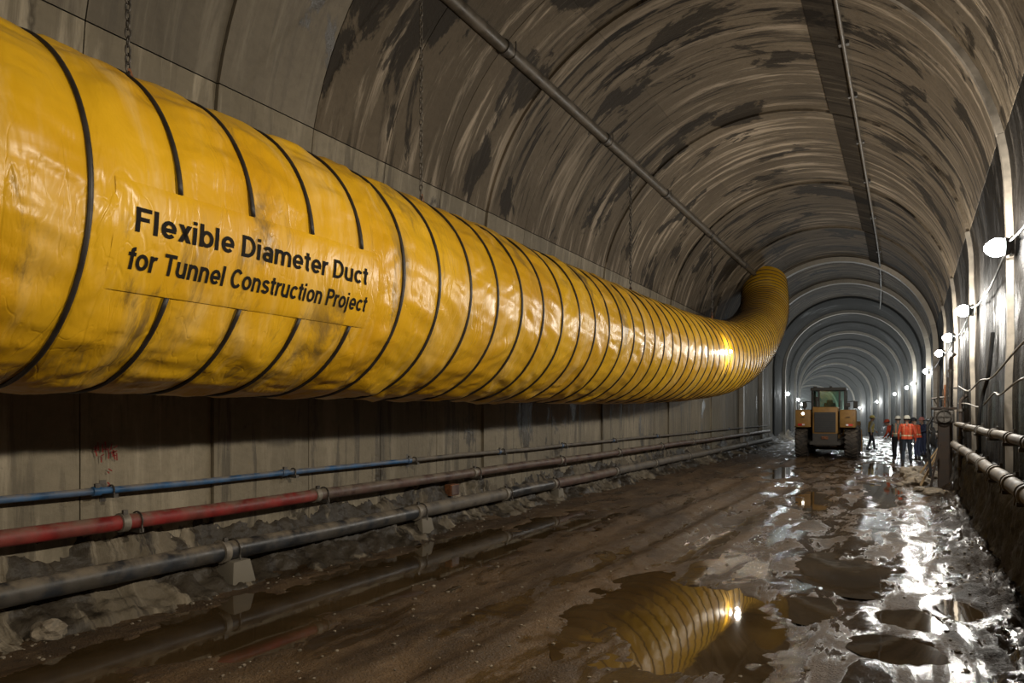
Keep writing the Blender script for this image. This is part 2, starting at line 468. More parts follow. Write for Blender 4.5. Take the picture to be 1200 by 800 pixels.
# muck along the foot of the left wall, dark bench along the foot of the right wall
def bank(name, prof_pts, mat, label, amp, ny_step, y0, y1, seed):
    ys = [y0]
    while ys[-1] < y1: ys.append(ys[-1] + (ny_step if ys[-1] < 25 else ny_step * 4))
    pr = np.array(prof_pts); n = 34
    tt = np.linspace(0, len(pr) - 1, n)
    px = np.interp(tt, range(len(pr)), pr[:, 0]); pz = np.interp(tt, range(len(pr)), pr[:, 1])
    P = np.zeros((len(ys), n, 3)); U = np.zeros((len(ys), n, 2)); ysA = np.array(ys)
    s = np.concatenate([[0], np.cumsum(np.hypot(np.diff(px), np.diff(pz)))])
    nx = -np.gradient(pz); nz = np.gradient(px); l = np.hypot(nx, nz); nx /= l; nz /= l
    if nz.mean() < 0: nx, nz = -nx, -nz
    Yb, Sb = np.meshgrid(ysA, s, indexing='ij')
    d = amp * (0.9 * fbm(Yb * 0.8 + seed, Sb * 1.6, 3) + 0.9 * fbm(Yb * 4.6 + seed, Sb * 5.5, 5, 0.68))
    P[..., 0] = px + nx * d + vOX(Yb); P[..., 1] = Yb; P[..., 2] = pz + nz * d + vOZ(Yb)
    U[..., 0] = Yb; U[..., 1] = Sb
    return tag(link(name, grid_mesh(name, P, mat, U, flip=(px[0] < px[-1]))), label, 'trim', kind='structure')
M['muck'] = concrete('muck_bank', (0.135, 0.110, 0.076), (0.026, 0.020, 0.014), (0.36, 0.305, 0.225), 0.475, 0.8, 0.5, 1.2, 1.0)
M['bench'] = concrete('bench_dark', (0.040, 0.034, 0.027), (0.012, 0.010, 0.008), (0.11, 0.095, 0.075), 0.52, 0.7, 0.35, 0.7, 0.8)
bank('trim_1', [(-7.36, 0.80), (-7.24, 0.58), (-7.12, 0.32), (-6.98, 0.16), (-6.72, 0.03), (-6.5, -0.08)], M['muck'], 'lumpy spilled mortar bank along the foot of the pipe wall', 0.12, 0.04, -4, 90, 2.0)
bank('trim_2', [(1.42, 1.22), (1.22, 1.12), (1.14, 0.85), (1.10, 0.45), (1.03, 0.12), (0.92, -0.1)], M['bench'], 'dark rough bench along the foot of the right wall', 0.06, 0.08, -4, 90, 9.0)

# ------------------------------------------------------------------ ventilation duct
ctrl = [(-5.79, -9, 3.43, 1.26), (-5.79, -4, 3.43, 1.26), (-5.79, 2, 3.43, 1.26), (-5.79, 7, 3.43, 1.26), (-5.79, 12, 3.44, 1.26), (-5.79, 17, 3.49, 1.26), (-5.78, 21.5, 3.62, 1.26),
        (-5.68, 26.3, 3.98, 1.24), (-5.48, 30.0, 4.90, 1.13), (-5.42, 32.7, 6.25, 1.02), (-5.62, 34.2, 7.75, 0.96), (-5.75, 34.8, 8.5, 0.95)]
def catmull(pts, per=60):
    P = np.array(pts); P = np.vstack([2 * P[0] - P[1], P, 2 * P[-1] - P[-2]]); out = []
    for i in range(1, len(P) - 2):
        p0, p1, p2, p3 = P[i - 1:i + 3]
        for t in np.linspace(0, 1, per, endpoint=False):
            out.append(0.5 * (2 * p1 + (p2 - p0) * t + (2 * p0 - 5 * p1 + 4 * p2 - p3) * t * t + (3 * p1 - p0 - 3 * p2 + p3) * t ** 3))
    out.append(P[-2]); return np.array(out)
CL = catmull(ctrl[1:-1])
CL = np.vstack([CL])
seg = np.linalg.norm(np.diff(CL[:, :3], axis=0), axis=1); SL = np.concatenate([[0], np.cumsum(seg)])
def at_s(s):
    s = np.asarray(s, float)
    return np.stack([np.interp(s, SL, CL[:, k]) for k in range(4)], -1)
s_of_y = lambda y: float(np.interp(y, CL[:, 1], SL))
def frame(s):
    a = at_s(s)[:3]; d = at_s(min(s + 0.05, SL[-1]))[:3] - at_s(max(s - 0.05, 0))[:3]
    T = Vector(d).normalized(); N = Vector((1, 0, 0)); N = (N - T * N.dot(T)).normalized(); B = N.cross(T)   # N towards the track, B upwards
    if B.z < 0 and abs(B.z) > 0.3: B = -B
    return Vector(a), T, N, B
hoops = []
s = s_of_y(2.75 - 0.65 * 10)
s_b0, s_b1 = s_of_y(22.0), s_of_y(30.0)
while s < SL[-1] - 0.03:
    hoops.append(s)
    k = min(1, max(0, (s - s_b0) / (s_b1 - s_b0)))
    s += 0.65 * (1 - k) + 0.235 * k
hoops = np.array(hoops)
s_p0, s_p1 = s_of_y(2.92), s_of_y(5.62)
A_P0, A_P1 = math.radians(-28.9), math.radians(4.8)
# fabric
stations = np.concatenate([np.linspace(a, b, 12, endpoint=False) for a, b in zip(hoops[:-1], hoops[1:])] + [[hoops[-1]], np.linspace(hoops[-1] + 0.02, SL[-1], 4)])
NA = 300
ang = np.linspace(-PI, PI, NA + 1)
P = np.zeros((len(stations), NA + 1, 3)); U = np.zeros((len(stations), NA + 1, 2))
bay = np.clip(np.searchsorted(hoops, stations, side='right') - 1, 0, len(hoops) - 2)
tb = np.clip((stations - hoops[bay]) / (hoops[bay + 1] - hoops[bay]), 0, 1)
blen = hoops[bay + 1] - hoops[bay]
for i, s in enumerate(stations):
    c0, T, N, B = frame(s); R = at_s(s)[3]
    bulge = 0.030 * blen[i] / 0.65 * (math.sin(PI * tb[i]) ** 0.7)
    seam = np.minimum(1, np.abs(((ang + PI) / (2 * PI) * 1.0)) * 20)
    ca = np.cos(ang) * 3.2; sa = np.sin(ang) * 3.2
    w1 = fbm(ca * 2.2 + bay[i] * 7.7, sa * 2.2 + s * 1.1, 3)
    pleat = fbm(ang * 9 / PI * 2 + bay[i] * 3.1 + 2.6 * (tb[i] - 0.5) * math.sin(bay[i] * 1.7), ca * 0 + tb[i] * 0.9 + bay[i] * 5.3, 3)
    edge = math.sin(PI * tb[i]) ** 0.8 * (1 - 0.35 * math.sin(PI * tb[i]))
    amp = min(1.0, (blen[i] / 0.65) ** 1.4) * (1 - 0.6 * sstep(9, 20, c0.y))
    inp = sstep(s_p0 - 0.15, s_p0 + 0.1, s) * sstep(s_p1 + 0.15, s_p1 - 0.1, s) * sstep(A_P0 - 0.25, A_P0, ang) * sstep(A_P1 + 0.25, A_P1, ang)
    under = sstep(0.0, -1.2, np.sin(ang))
    calm = 1 - 0.95 * inp
    dr = bulge * (1 - 0.75 * inp) + (0.026 * w1 * min(1.0, 2 * math.sin(PI * tb[i])) + 0.070 * pleat * edge) * amp * calm - 0.012 * inp
    dr = np.where(np.arange(NA + 1) == NA, dr[0], dr)
    r = R + dr
    P[i] = np.array(c0) + np.outer(r * np.cos(ang), N) + np.outer(r * np.sin(ang), B)
    U[i, :, 0] = s; U[i, :, 1] = ang * 1.26
t = NT('yellow_fabric')
uv = t.coord('UV')
tone = t.noise(t.coord('UV', (0.8, 0.5, 1)), 1.0, 5, 0.55)
c = t.mix(t.ramp(tone, 0.3, 0.7), (0.62, 0.315, 0.008), (0.76, 0.43, 0.016))
fade = t.noise(t.coord('UV', (3.0, 0.7, 1), (4, 4, 0)), 1.0, 6, 0.6, 0.6)
c = t.mix(t.ramp(fade, 0.50, 0.75, 0, 0.7), c, (0.78, 0.51, 0.15))
grime = t.noise(t.coord('UV', (2.2, 0.55, 1), (7, 1, 0)), 1.0, 7, 0.66, 0.8)
gz = t.noise(t.coord('UV', (0.35, 0.4, 1), (2, 6, 0)), 1.0, 2, 0.5)
gm = t.math('MULTIPLY', t.ramp(grime, 0.53, 0.68), t.ramp(gz, 0.44, 0.58, 0.06, 0.9))
c = t.mix(gm, c, (0.16, 0.10, 0.035))
cre = t.noise(t.coord('UV', (2.6, 1.1, 1)), 1.0, 4, 0.55, 0.5)
fold = t.noise(t.coord('UV', (3.4, 1.0, 1), (1, 8, 0)), 1.0, 2, 0.5, 0.7)
ridge = t.ramp(t.math('ABSOLUTE', t.math('SUBTRACT', fold, 0.5)), 0.0, 0.06, 1.0, 0.0)
fold2 = t.noise(t.coord('UV', (7.0, 3.2, 1), (5, 2, 0)), 1.0, 2, 0.5, 0.5)
ridge2 = t.math('MULTIPLY', t.ramp(t.math('ABSOLUTE', t.math('SUBTRACT', fold2, 0.5)), 0.0, 0.05, 1.0, 0.0), t.ramp(gz, 0.4, 0.6))
bh = t.math('ADD', t.math('MULTIPLY', cre, 1.5), t.math('ADD', t.math('MULTIPLY', ridge, 0.16), t.math('MULTIPLY', ridge2, 0.07)))
M['yellow'] = t.done(c, t.ramp(fade, 0.3, 0.7, 0.28, 0.42), t.bump(bh, 0.62, 0.035), 0.0, 0.45)
M['hoop'] = simple('hoop_black', (0.022, 0.017, 0.014), 0.5)
duct = link('ventilation_duct', grid_mesh('ventilation_duct', P, M['yellow'], U, flip=True))
tag(duct, 'huge yellow fabric ventilation duct with black hoops and lettering', 'duct')
def hoop_mesh(a0, a1, n, closed):
    mb = MB(); pts = []
    for k in range(n if closed else n + 1):
        a = a0 + (a1 - a0) * k / n
        pts.append((math.cos(a), 0, math.sin(a)))
    vs = []; fs = []; m = 8
    for (x, y, z) in pts:
        for j in range(m):
            b = 2 * PI * j / m
            rr = 1.0 + (0.010 + 0.012 * math.cos(b)) ; vs.append((x * rr, 0.0155 * math.sin(b), z * rr))
    L = len(pts)
    for i in range(L if closed else L - 1):
        for j in range(m):
            i2 = (i + 1) % L; j2 = (j + 1) % m
            fs.append((i * m + j, i * m + j2, i2 * m + j2, i2 * m + j))
    if not closed: fs += [tuple(range(m)), tuple((L - 1) * m + j for j in range(m))]
    mb.add(vs, fs); return mb.mesh('hoop', M['hoop'], 'all')
h_full = hoop_mesh(0, 2 * PI, 96, True)
h_open = hoop_mesh(A_P1, 2 * PI + A_P0, 90, False)
for s in hoops:
    c0, T, N, B = frame(s); R = float(at_s(s)[3])
    o = link('hoop', h_open if s_p0 < s < s_p1 else h_full, duct)
    Mx = Matrix(((N.x, T.x, B.x, c0.x), (N.y, T.y, B.y, c0.y), (N.z, T.z, B.z, c0.z), (0, 0, 0, 1)))
    k = 1.0 if s < s_b0 else 0.85
    o.matrix_world = Mx @ Matrix.Diagonal((R, R * k, R, 1))
# printed patch and lettering
def on_duct(y, a, dr):
    return (-5.79 + (1.26 + dr) * math.cos(a), y, 3.43 + (1.26 + dr) * math.sin(a))
n1, n2 = 24, 40
Pp = np.array([[on_duct(2.92 + 2.70 * i / n2, A_P0 + (A_P1 - A_P0) * j / n1, 0.010 + 0.002 * math.sin(PI * j / n1) - (0.006 if i in (0, n2) or j in (0, n1) else 0)) for j in range(n1 + 1)] for i in range(n2 + 1)])
Pp[..., 0] += 0.002 * fbm(Pp[..., 1] * 4, Pp[..., 2] * 4, 2)
Up = np.array([[(s_p0 + (s_p1 - s_p0) * i / n2, (A_P0 + (A_P1 - A_P0) * j / n1) * 1.26) for j in range(n1 + 1)] for i in range(n2 + 1)])
patch = link('label_patch', grid_mesh('label_patch', Pp, M['yellow'], Up, flip=True), duct)
M['ink'] = simple('ink_black', (0.012, 0.010, 0.008), 0.8, var=0.3, spec=0.15)
SW = 0.168; HS = SW / 2; XH = 0.745
def g_line(*pts):
    out = []
    for p, q in zip(pts[:-1], pts[1:]):
        n = max(1, int(math.hypot(q[0] - p[0], q[1] - p[1]) / 0.08))
        out += [(p[0] + (q[0] - p[0]) * k / n, p[1] + (q[1] - p[1]) * k / n) for k in range(n)]
    return out + [pts[-1]]
def g_arc(cx, cy, rx, ry, a0, a1):
    n = max(4, int(abs(a1 - a0) / 11))
    return [(cx + rx * math.cos(math.radians(a0 + (a1 - a0) * k / n)), cy + ry * math.sin(math.radians(a0 + (a1 - a0) * k / n))) for k in range(n + 1)]
RY = (XH - SW) / 2
STEM = g_line((HS, 0), (HS, 1)); XSTEM = g_line((HS, 0), (HS, XH)); DOT = g_line((HS, 0.855), (HS, 1.0))
GLYPH = {   # letter: (strokes, advance)
    'F': ([STEM, g_line((0, 1 - HS), (0.57, 1 - HS)), g_line((0, 0.53), (0.50, 0.53))], 0.66),
    'l': ([STEM], 0.285), 'i': ([XSTEM, DOT], 0.285),
    'e': ([g_arc(0.30, XH / 2, 0.215, RY, 0, 318), g_line((0.10, XH / 2 - 0.02), (0.58, XH / 2 - 0.02))], 0.66),
    'x': ([g_line((0.11, 0), (0.45, XH)), g_line((0.11, XH), (0.45, 0))], 0.60),
    'b': ([STEM, g_arc(0.31, XH / 2, 0.215, RY, 0, 360)], 0.67),
    'D': ([STEM, g_line((HS, 1 - HS), (0.27, 1 - HS)) + g_arc(0.27, 0.5, 0.31, 0.5 - HS, 84, -84) + g_line((0.27, HS), (HS, HS))], 0.75),
    'a': ([g_arc(0.27, 0.52, 0.18, XH - HS - 0.52, 165, 0) + g_line((0.45, 0.50), (0.45, 0)), g_arc(0.26, 0.235, 0.17, 0.235 - HS, 0, 360)], 0.63),
    'm': ([XSTEM, g_arc(0.265, 0.45, 0.18, XH - HS - 0.45, 180, 0) + g_line((0.445, 0.43), (0.445, 0)), g_arc(0.625, 0.45, 0.18, XH - HS - 0.45, 180, 0) + g_line((0.805, 0.43), (0.805, 0))], 0.98),
    't': ([g_line((0.18, 0.94), (0.18, 0.22)) + g_arc(0.30, 0.20, 0.12, 0.20 - HS, 180, 275), g_line((0, XH - 0.065), (0.35, XH - 0.065))], 0.42),
    'r': ([XSTEM, g_arc(0.30, 0.40, 0.215, XH - HS - 0.40, 180, 75)], 0.42),
    'u': ([g_line((0.47, 0), (0.47, XH)), g_line((HS, XH), (HS, 0.30)) + g_arc(0.277, 0.29, 0.193, 0.29 - HS, 180, 360)], 0.65),
    'n': ([XSTEM, g_arc(0.277, 0.45, 0.193, XH - HS - 0.45, 180, 0) + g_line((0.47, 0.43), (0.47, 0))], 0.65),
    'c': ([g_arc(0.30, XH / 2, 0.215, RY, 42, 318)], 0.60), 'o': ([g_arc(0.30, XH / 2, 0.22, RY, 0, 360)], 0.67),
    'f': ([g_line((0.18, 0), (0.18, 0.80)) + g_arc(0.31, 0.80, 0.13, 0.20 - HS, 180, 85), g_line((0, XH - 0.065), (0.36, XH - 0.065))], 0.40),
    'T': ([g_line((0, 1 - HS), (0.64, 1 - HS)), g_line((0.32, 0), (0.32, 1))], 0.68),
    'C': ([g_arc(0.36, 0.5, 0.28, 0.5 - HS, 40, 320)], 0.74),
    's': ([g_arc(0.265, 0.528, 0.165, XH - HS - 0.528, 15, 262) + g_arc(0.265, 0.225, 0.178, 0.225 - HS, 80, -165)], 0.58),
    'P': ([STEM, g_line((HS, 1 - HS), (0.35, 1 - HS)) + g_arc(0.35, 0.715, 0.18, 0.285 - HS, 84, -84) + g_line((0.35, 0.43 + HS), (HS, 0.43 + HS))], 0.68),
    'j': ([g_line((HS, XH), (HS, -0.10)) + g_arc(-0.02, -0.10, 0.105, 0.10, 0, -80), DOT], 0.285),
}
def lettering(txt, y0, y1, a_base, a_cap):
    total = sum(0.30 if ch == ' ' else GLYPH[ch][1] for ch in txt) - 0.10
    x = 0.0
    for word in txt.split(' '):
        mb = MB()
        for ch in word:
            for st_ in GLYPH[ch][0]:
                pts = [Vector((p[0] + x, p[1], 0)) for i_, p in enumerate(st_) if i_ == 0 or (Vector(p) - Vector(st_[i_ - 1])).length > 1e-4]
                L = []; n = len(pts)
                closed = (pts[0] - pts[-1]).length < 1e-3
                for i_, p in enumerate(pts):
                    if closed and i_ in (0, n - 1): d = pts[1] - pts[-2]
                    else: d = pts[min(i_ + 1, n - 1)] - pts[max(i_ - 1, 0)]
                    d.normalize(); nn = Vector((-d.y, d.x, 0)) * (HS if ch != 'x' else HS * 1.05)
                    if ch == 'x': nn = Vector((HS * 1.18, 0, 0))
                    for q in (p + nn, p - nn):
                        L.append(on_duct(y0 + q.x / total * (y1 - y0), a_base + q.y * (a_cap - a_base), 0.0165))
                mb.add(L, [(2 * i_, 2 * i_ + 1, 2 * i_ + 3, 2 * i_ + 2) for i_ in range(n - 1)])
            x += GLYPH[ch][1]
        x += 0.30
        o = mb.build('lettering', M['ink'], patch, fix=False); o['label'] = 'black printed word ' + word
D2 = math.radians
lettering('Flexible Diameter Duct', 3.06, 5.43, D2(-10.1), D2(-2.7))
lettering('for Tunnel Construction Project', 3.04, 5.48, D2(-21.6), D2(-14.7))
#NEXT

# ------------------------------------------------------------------ wall lamps
M['lamp_metal'] = simple('lamp_metal', (0.12, 0.12, 0.12), 0.45, 0.6)
M['lamp_glow'] = emission('lamp_glow', (0.93, 0.98, 1.0), 45.0)
M['lamp_glow_warm'] = emission('lamp_glow_warm', (1.0, 0.84, 0.62), 45.0)
M['cable'] = simple('cable_black', (0.02, 0.02, 0.02), 0.5)
def make_lamp():
    r = thing('wall_lamp', 'wall lamp', 'lamp', group='work lamps along the tunnel walls')
    # local: +x points away from the wall
    MB().box((0.02, 0, 0), (0.04, 0.18, 0.24), bev=0.008).build('back_plate', M['lamp_metal'], r)
    Rm = Matrix.Translation((0.07, 0, 0)) @ Matrix.Rotation(PI / 2, 4, 'Y')
    sh = MB().lathe([(0.05, -0.05), (0.10, -0.045), (0.115, 0.0), (0.125, 0.03), (0.115, 0.03), (0.09, 0.0), (0.02, -0.01)], 20, Rm, False).build('housing', M['lamp_metal'], r, True)
    gp = [(0.125 * math.sin(PI * k / 10), 0.115 - 0.125 * math.cos(PI * k / 10)) for k in range(1, 11)]
    gp[-1] = (0.002, gp[-1][1])
    MB().lathe(gp, 20, Rm).build('bulb', M['lamp_glow'], r, True)
    cg = MB()
    for k in range(2):
        a = PI * k / 2 + PI / 4; pts = []
        for j in range(13):
            q = PI * 1.1 * j / 12 - PI * 0.05
            rr = 0.14 * math.cos(q); pts.append(Rm @ Vector((rr * math.cos(a), rr * math.sin(a), 0.11 + 0.15 * math.sin(q))))
        cg.tube(pts, 0.0035, 5)
    cg.build('cage', M['lamp_metal'], sh)
    return r
lamp0 = make_lamp()
first = [True]
def lamp(x, y, z, rz, power, label, col=COOL, warm=False, aim=None):
    r = lamp0 if first[0] else copy_tree(lamp0)
    first[0] = False
    r.location = (x, y, z); r.rotation_euler = (0, 0, rz); r['label'] = label
    if warm:
        for ch in r.children:
            if ch.type == 'MESH' and ch.name.startswith('bulb'):
                ch.data = ch.data.copy(); ch.data.materials.clear(); ch.data.materials.append(M['lamp_glow_warm'])
    li = bpy.data.lights.new('bulb_light', 'SPOT' if aim else 'POINT'); li.energy = power; li.color = col; li.shadow_soft_size = 0.10
    lo = bpy.data.objects.new('bulb_light', li); COL.objects.link(lo); lo.parent = r; lo.location = (0.46, 0, 0)
    if aim:
        li.spot_size = math.radians(138); li.spot_blend = 1.0
        lo.rotation_euler = (Matrix.Rotation(-rz, 3, 'Z') @ Vector(aim)).to_track_quat('-Z', 'Y').to_euler()
    return r
XR = XC + RAD
ordn = ['nearest bright lamp on the right wall at the picture edge', 'second lamp along the right wall, above the brightened rib', 'third bright lamp along the right wall', 'fourth lamp along the right wall, close below the third',
        'fifth, dimmer lamp along the right wall', 'sixth lamp on the right wall, level above the workers', 'seventh small lamp on the right wall past the workers', 'eighth small lamp on the right wall in the haze',
        'ninth tiny lamp on the right wall in the haze', 'tenth tiny lamp on the right wall beside the loader cab', 'farthest visible lamp on the right wall']
RL = [(11.4, 4.15, 0.85), (17.8, 4.1, 1.0), (24.1, 4.1, 1.0), (30.4, 4.1, 0.5), (43.0, 4.1, 0.2), (55.4, 4.0, 0.5), (61.7, 4.0, 0.5), (74.3, 4.0, 0.7), (93.2, 4.0, 1.2), (112.1, 4.0, 1.6), (131.0, 4.0, 2.2)]
lamp_pts = []
for (y, z, k), lab in zip(RL, ordn):
    lamp(XR - 0.07 + OX(y), y, z + OZ(y), PI, LAMP_W * k, lab, COOL if y < 40 else FARC); lamp_pts.append((XR - 0.05 + OX(y), y, z + OZ(y)))
for y, lab, k in ((4.6, 'warm wall floodlight just outside the right picture edge', 1.6), (-2.6, 'warm wall floodlight on the right wall behind the viewpoint', 1.5)):
    lamp(XR - 0.07, y, 4.2, PI, LAMP_W * k, lab, WARM, True, (-1, 0.22, -0.30)); lamp_pts.append((XR - 0.05, y, 4.3))
for y, lab in ((58.0, 'nearest lamp on the left wall beyond the duct'), (72.0, 'second lamp on the left wall left of the loader'), (86.0, 'third tiny lamp on the left wall by the loader'), (104.0, 'fourth tiny lamp on the left wall by the loader')):
    lamp(XC - RAD + 0.05 + OX(y), y, 3.5 + OZ(y), 0, LAMP_W * 0.6, lab, FARC)
# lamp clipped to the flank of the duct where it starts to rise
wl = thing('work_lamp', 'small bright work lamp hung on the flank of the yellow duct', 'lamp', (-4.46, 21.3, 3.72))
MB().box((-0.03, 0, 0), (0.05, 0.10, 0.10), bev=0.01).build('housing', M['lamp_metal'], wl)
MB().lathe([(0.002, 0.07), (0.04, 0.06), (0.055, 0.02), (0.04, 0.0)], 14, Matrix.Rotation(PI / 2, 4, 'Y')).build('bulb', M['lamp_glow'], wl, True)
MB().tube([(-0.04, 0, -0.05), (-0.05, 0.0, -0.4), (-0.16, -0.03, -0.75), (-0.36, -0.05, -1.05)], 0.012, 6).build('cord', M['cable'], wl, True)
li = bpy.data.lights.new('bulb_light', 'POINT'); li.energy = 60; li.color = (1, 0.9, 0.75); li.shadow_soft_size = 0.06
lo = bpy.data.objects.new('bulb_light', li); COL.objects.link(lo); lo.parent = wl; lo.location = (0.22, 0, 0)

def sag(p, q, d, n=10):
    p = Vector(p); q = Vector(q)
    return [p.lerp(q, k / n) - Vector((0, 0, d * 4 * (k / n) * (1 - k / n))) for k in range(n + 1)]
lp = sorted(lamp_pts, key=lambda p: p[1])
for (a, b), lab in zip(list(zip(lp, lp[1:]))[1:6], ('supply cable running to the nearest lamp on the right wall', 'supply cable sagging between the first and second lamps', 'supply cable sagging between the second and third lamps', 'supply cable between the third and fourth lamps', 'supply cable between the fourth and fifth lamps')):
    o = MB().tube([Vector(v) + Vector((-0.07, 0, 0.06)) for v in sag(a, b, 0.22, 14)], 0.016, 6).build('lamp_cable', M['lamp_metal'], smooth=True)
    tag(o, lab, 'cable', 'cables between the wall lamps')

# ------------------------------------------------------------------ pipes on the left wall
DUST = (0.22, 0.18, 0.13)
M['red'] = simple('pipe_red', (0.20, 0.012, 0.010), 0.55, 0, 0.35, 5, 0.15, (0.17, 0.12, 0.085))
M['rust'] = simple('pipe_rust', (0.085, 0.045, 0.035), 0.55, 0.1, 0.4, 5, 0.2, DUST)
M['black'] = simple('pipe_black', (0.018, 0.020, 0.024), 0.42, 0, 0.4, 5, 0.12, DUST)
M['blue'] = simple('pipe_blue', (0.018, 0.085, 0.20), 0.5, 0, 0.35, 5, 0.12, DUST)
M['grey'] = simple('pipe_grey', (0.095, 0.082, 0.068), 0.65, 0.0, 0.35, 5, 0.2, DUST)
M['steel'] = simple('steel_dull', (0.10, 0.088, 0.075), 0.5, 0.6, 0.35, 8, 0.2)
M['clamp'] = simple('clamp_pale', (0.22, 0.19, 0.15), 0.55, 0.3, 0.3, 10, 0.2)
M['rusty'] = simple('rusty_iron', (0.20, 0.075, 0.028), 0.7, 0.2, 0.45, 14, 0.3)
def pipe(name, label, x, z, r, joints, mats, clamp_mat, wallx, group=None, drift=0.0, brk=1, cuff=0.0):
    root = thing(name, label, 'pipe', (x, joints[0], z), 0, group)
    rel = Vector((x, joints[0], z))
    cl = lambda y: Vector((x + OX(y) + drift * max(0, y - 10) / 30, y, z + OZ(y))) - rel
    for i, (a, b) in enumerate(zip(joints[:-1], joints[1:])):
        n = max(2, int((b - a) / 2) + 1)
        pts = [cl(a + (b - a) * k / n) for k in range(n + 1)]
        pts = [p + Vector((0, 0, 0.012 * math.sin(i * 2.1) * math.sin(PI * k / n))) for k, p in enumerate(pts)]
        MB().tube(pts, r, 16).build('pipe_section', mats[min(i, len(mats) - 1)], root, True)
    for i, y in enumerate(joints[1:-1]):
        p = cl(y)
        c = MB(); c.tube([p + Vector((0, -0.045, 0)), p + Vector((0, -0.04, 0)), p + Vector((0, 0.04, 0)), p + Vector((0, 0.045, 0))], [r * 1.02, r * 1.16 + 0.006, r * 1.16 + 0.006, r * 1.02], 16)
        co = c.build('coupling', clamp_mat, root, True)
        bl = MB(); bl.box(p + Vector((math.copysign(1, -wallx + 0) * 0 + (0.5 if wallx > 0 else 0.5) * r, 0, r * 1.15 + 0.015)), (0.03, 0.05, 0.045)); bl.build('bolt', M['steel'], co)
        if y < 50:
            w = wallx - x
            yb = y + 0.16
            b = MB(); pb = cl(yb)
            b.box(pb + Vector((w / 2, 0, -r - 0.02)), (abs(w) + 0.16, 0.05, 0.04))
            b.box(pb + Vector((w * 0.98, 0, -r + 0.02)), (0.03, 0.07, 0.22))
            ub = [pb + Vector((math.cos(q) * (r + 0.012), 0, math.sin(q) * (r + 0.012))) for q in [PI * 1.15 - PI * 1.3 * k / 12 for k in range(13)]]
            b.tube([pb + Vector((-(r + 0.012), 0, -r - 0.03))] + ub + [pb + Vector(((r + 0.012), 0, -r - 0.03))], 0.009, 6)
            b.build('bracket', M['steel'] if brk else M['rusty'], root)
    return root
WX = XC - RAD
jr = [-4.0, 0.9, 4.6, 7.35, 11.4, 15.2, 19.0, 23, 27, 32, 38, 46]
pipe('fire_pipe', 'red and rust coloured pipe, middle one on the left wall', -7.02, 0.87, 0.080, jr, [M['red'], M['red'], M['red'], M['rust']], M['clamp'], WX)
jb = [-4.0, 1.6, 5.75, 9.5, 12.4, 14.6, 18.5, 22, 26, 31, 37, 46]
pipe('drain_pipe', 'thick black dusty pipe, lowest on the left wall', -6.93, 0.385, 0.112, jb, [M['black']] * 3 + [M['grey'], M['black'], M['rust'], M['grey']], M['clamp'], WX)
jl = [-4.0, 1.8, 4.4, 6.9, 9.6, 12.6, 15.6, 19, 23, 28, 34, 46]
pipe('water_pipe', 'thin blue pipe, topmost on the left wall', -7.14, 1.20, 0.036, jl, [M['blue']] * 4 + [M['grey']], M['blue'], WX)
# block supports under the black pipe
M['block'] = concrete('block_concrete', (0.20, 0.175, 0.135), (0.06, 0.05, 0.04), (0.32, 0.29, 0.23), 0.62)
for y, sx, lab in ((5.78, 0.36, 'pale broken concrete block under the nearest clamp of the black pipe'), (9.55, 0.24, 'small concrete block under the second clamp of the black pipe'), (14.7, 0.26, 'small concrete block under the far clamp of the black pipe')):
    mb = MB(); mb.box((0, 0, 0.0), (sx, 0.34, 0.28), taper=0.72, bev=0.03)
    mb.v = [(p[0] + 0.03 * mnoise.noise(Vector(p) * 7 + Vector((y, 0, 0))), p[1] + 0.03 * mnoise.noise(Vector(p) * 7 + Vector((0, y, 0))), p[2]) for p in mb.v]
    o = mb.build('support_block', M['block'], smooth=True); o.location = (-6.90, y + 0.12, 0.135); tag(o, lab, 'block', 'concrete blocks under the black pipe')
# junction box on the wall between the pipes
jx = thing('junction_box', 'small rusty box between the red and black pipes', 'box', (-7.2, 10.9, 0.60))
MB().box((0.05, 0, 0), (0.14, 0.26, 0.20), bev=0.01).build('case', M['rusty'], jx)
MB().box((0.125, 0, 0), (0.012, 0.23, 0.17), bev=0.004).build('cover', M['rust'], jx)
# red paint scrawl on the wall
M['redpaint'] = simple('paint_red', (0.20, 0.022, 0.015), 0.8, 0, 0.5, 20)
sc = MB(); random.seed(11)
def stroke(y0, z0, y1, z1, w):
    d = Vector((0, y1 - y0, z1 - z0)); n = Vector((0, -d.z, d.y)).normalized() * w / 2
    sc.add([(0, y0 - n.y, z0 - n.z), (0, y1 - n.y, z1 - n.z), (0, y1 + n.y, z1 + n.z), (0, y0 + n.y, z0 + n.z),
            (-0.004, y0 - n.y, z0 - n.z), (-0.004, y1 - n.y, z1 - n.z), (-0.004, y1 + n.y, z1 + n.z), (-0.004, y0 + n.y, z0 + n.z)], [(0, 1, 2, 3), (0, 4, 5, 1), (1, 5, 6, 2), (2, 6, 7, 3), (3, 7, 4, 0)])
for k, yy in enumerate((0, 0.075, 0.15, 0.21)):
    for j in range(5):
        a0 = yy + random.uniform(-0.02, 0.03); b0 = random.uniform(-0.09, 0.06)
        if j % 2: stroke(a0, b0, a0 + random.uniform(0.03, 0.06), b0 + random.uniform(-0.01, 0.04), 0.012)
        else: stroke(a0, b0 + 0.03, a0 + random.uniform(-0.015, 0.02), b0 - random.uniform(0.03, 0.07), 0.013)
for zz in (-0.19, -0.22, -0.33, -0.36, -0.39):
    stroke(0.10 + random.uniform(-0.02, 0.04), zz, 0.14 + random.uniform(0, 0.05), zz + random.uniform(-0.05, 0.03), 0.012)
o = sc.build('paint_marks', M['redpaint']); o.location = (WX + 0.062, 4.45, 1.60); tag(o, 'faded red painted scrawl on the wall above the blue pipe', 'painted marks')

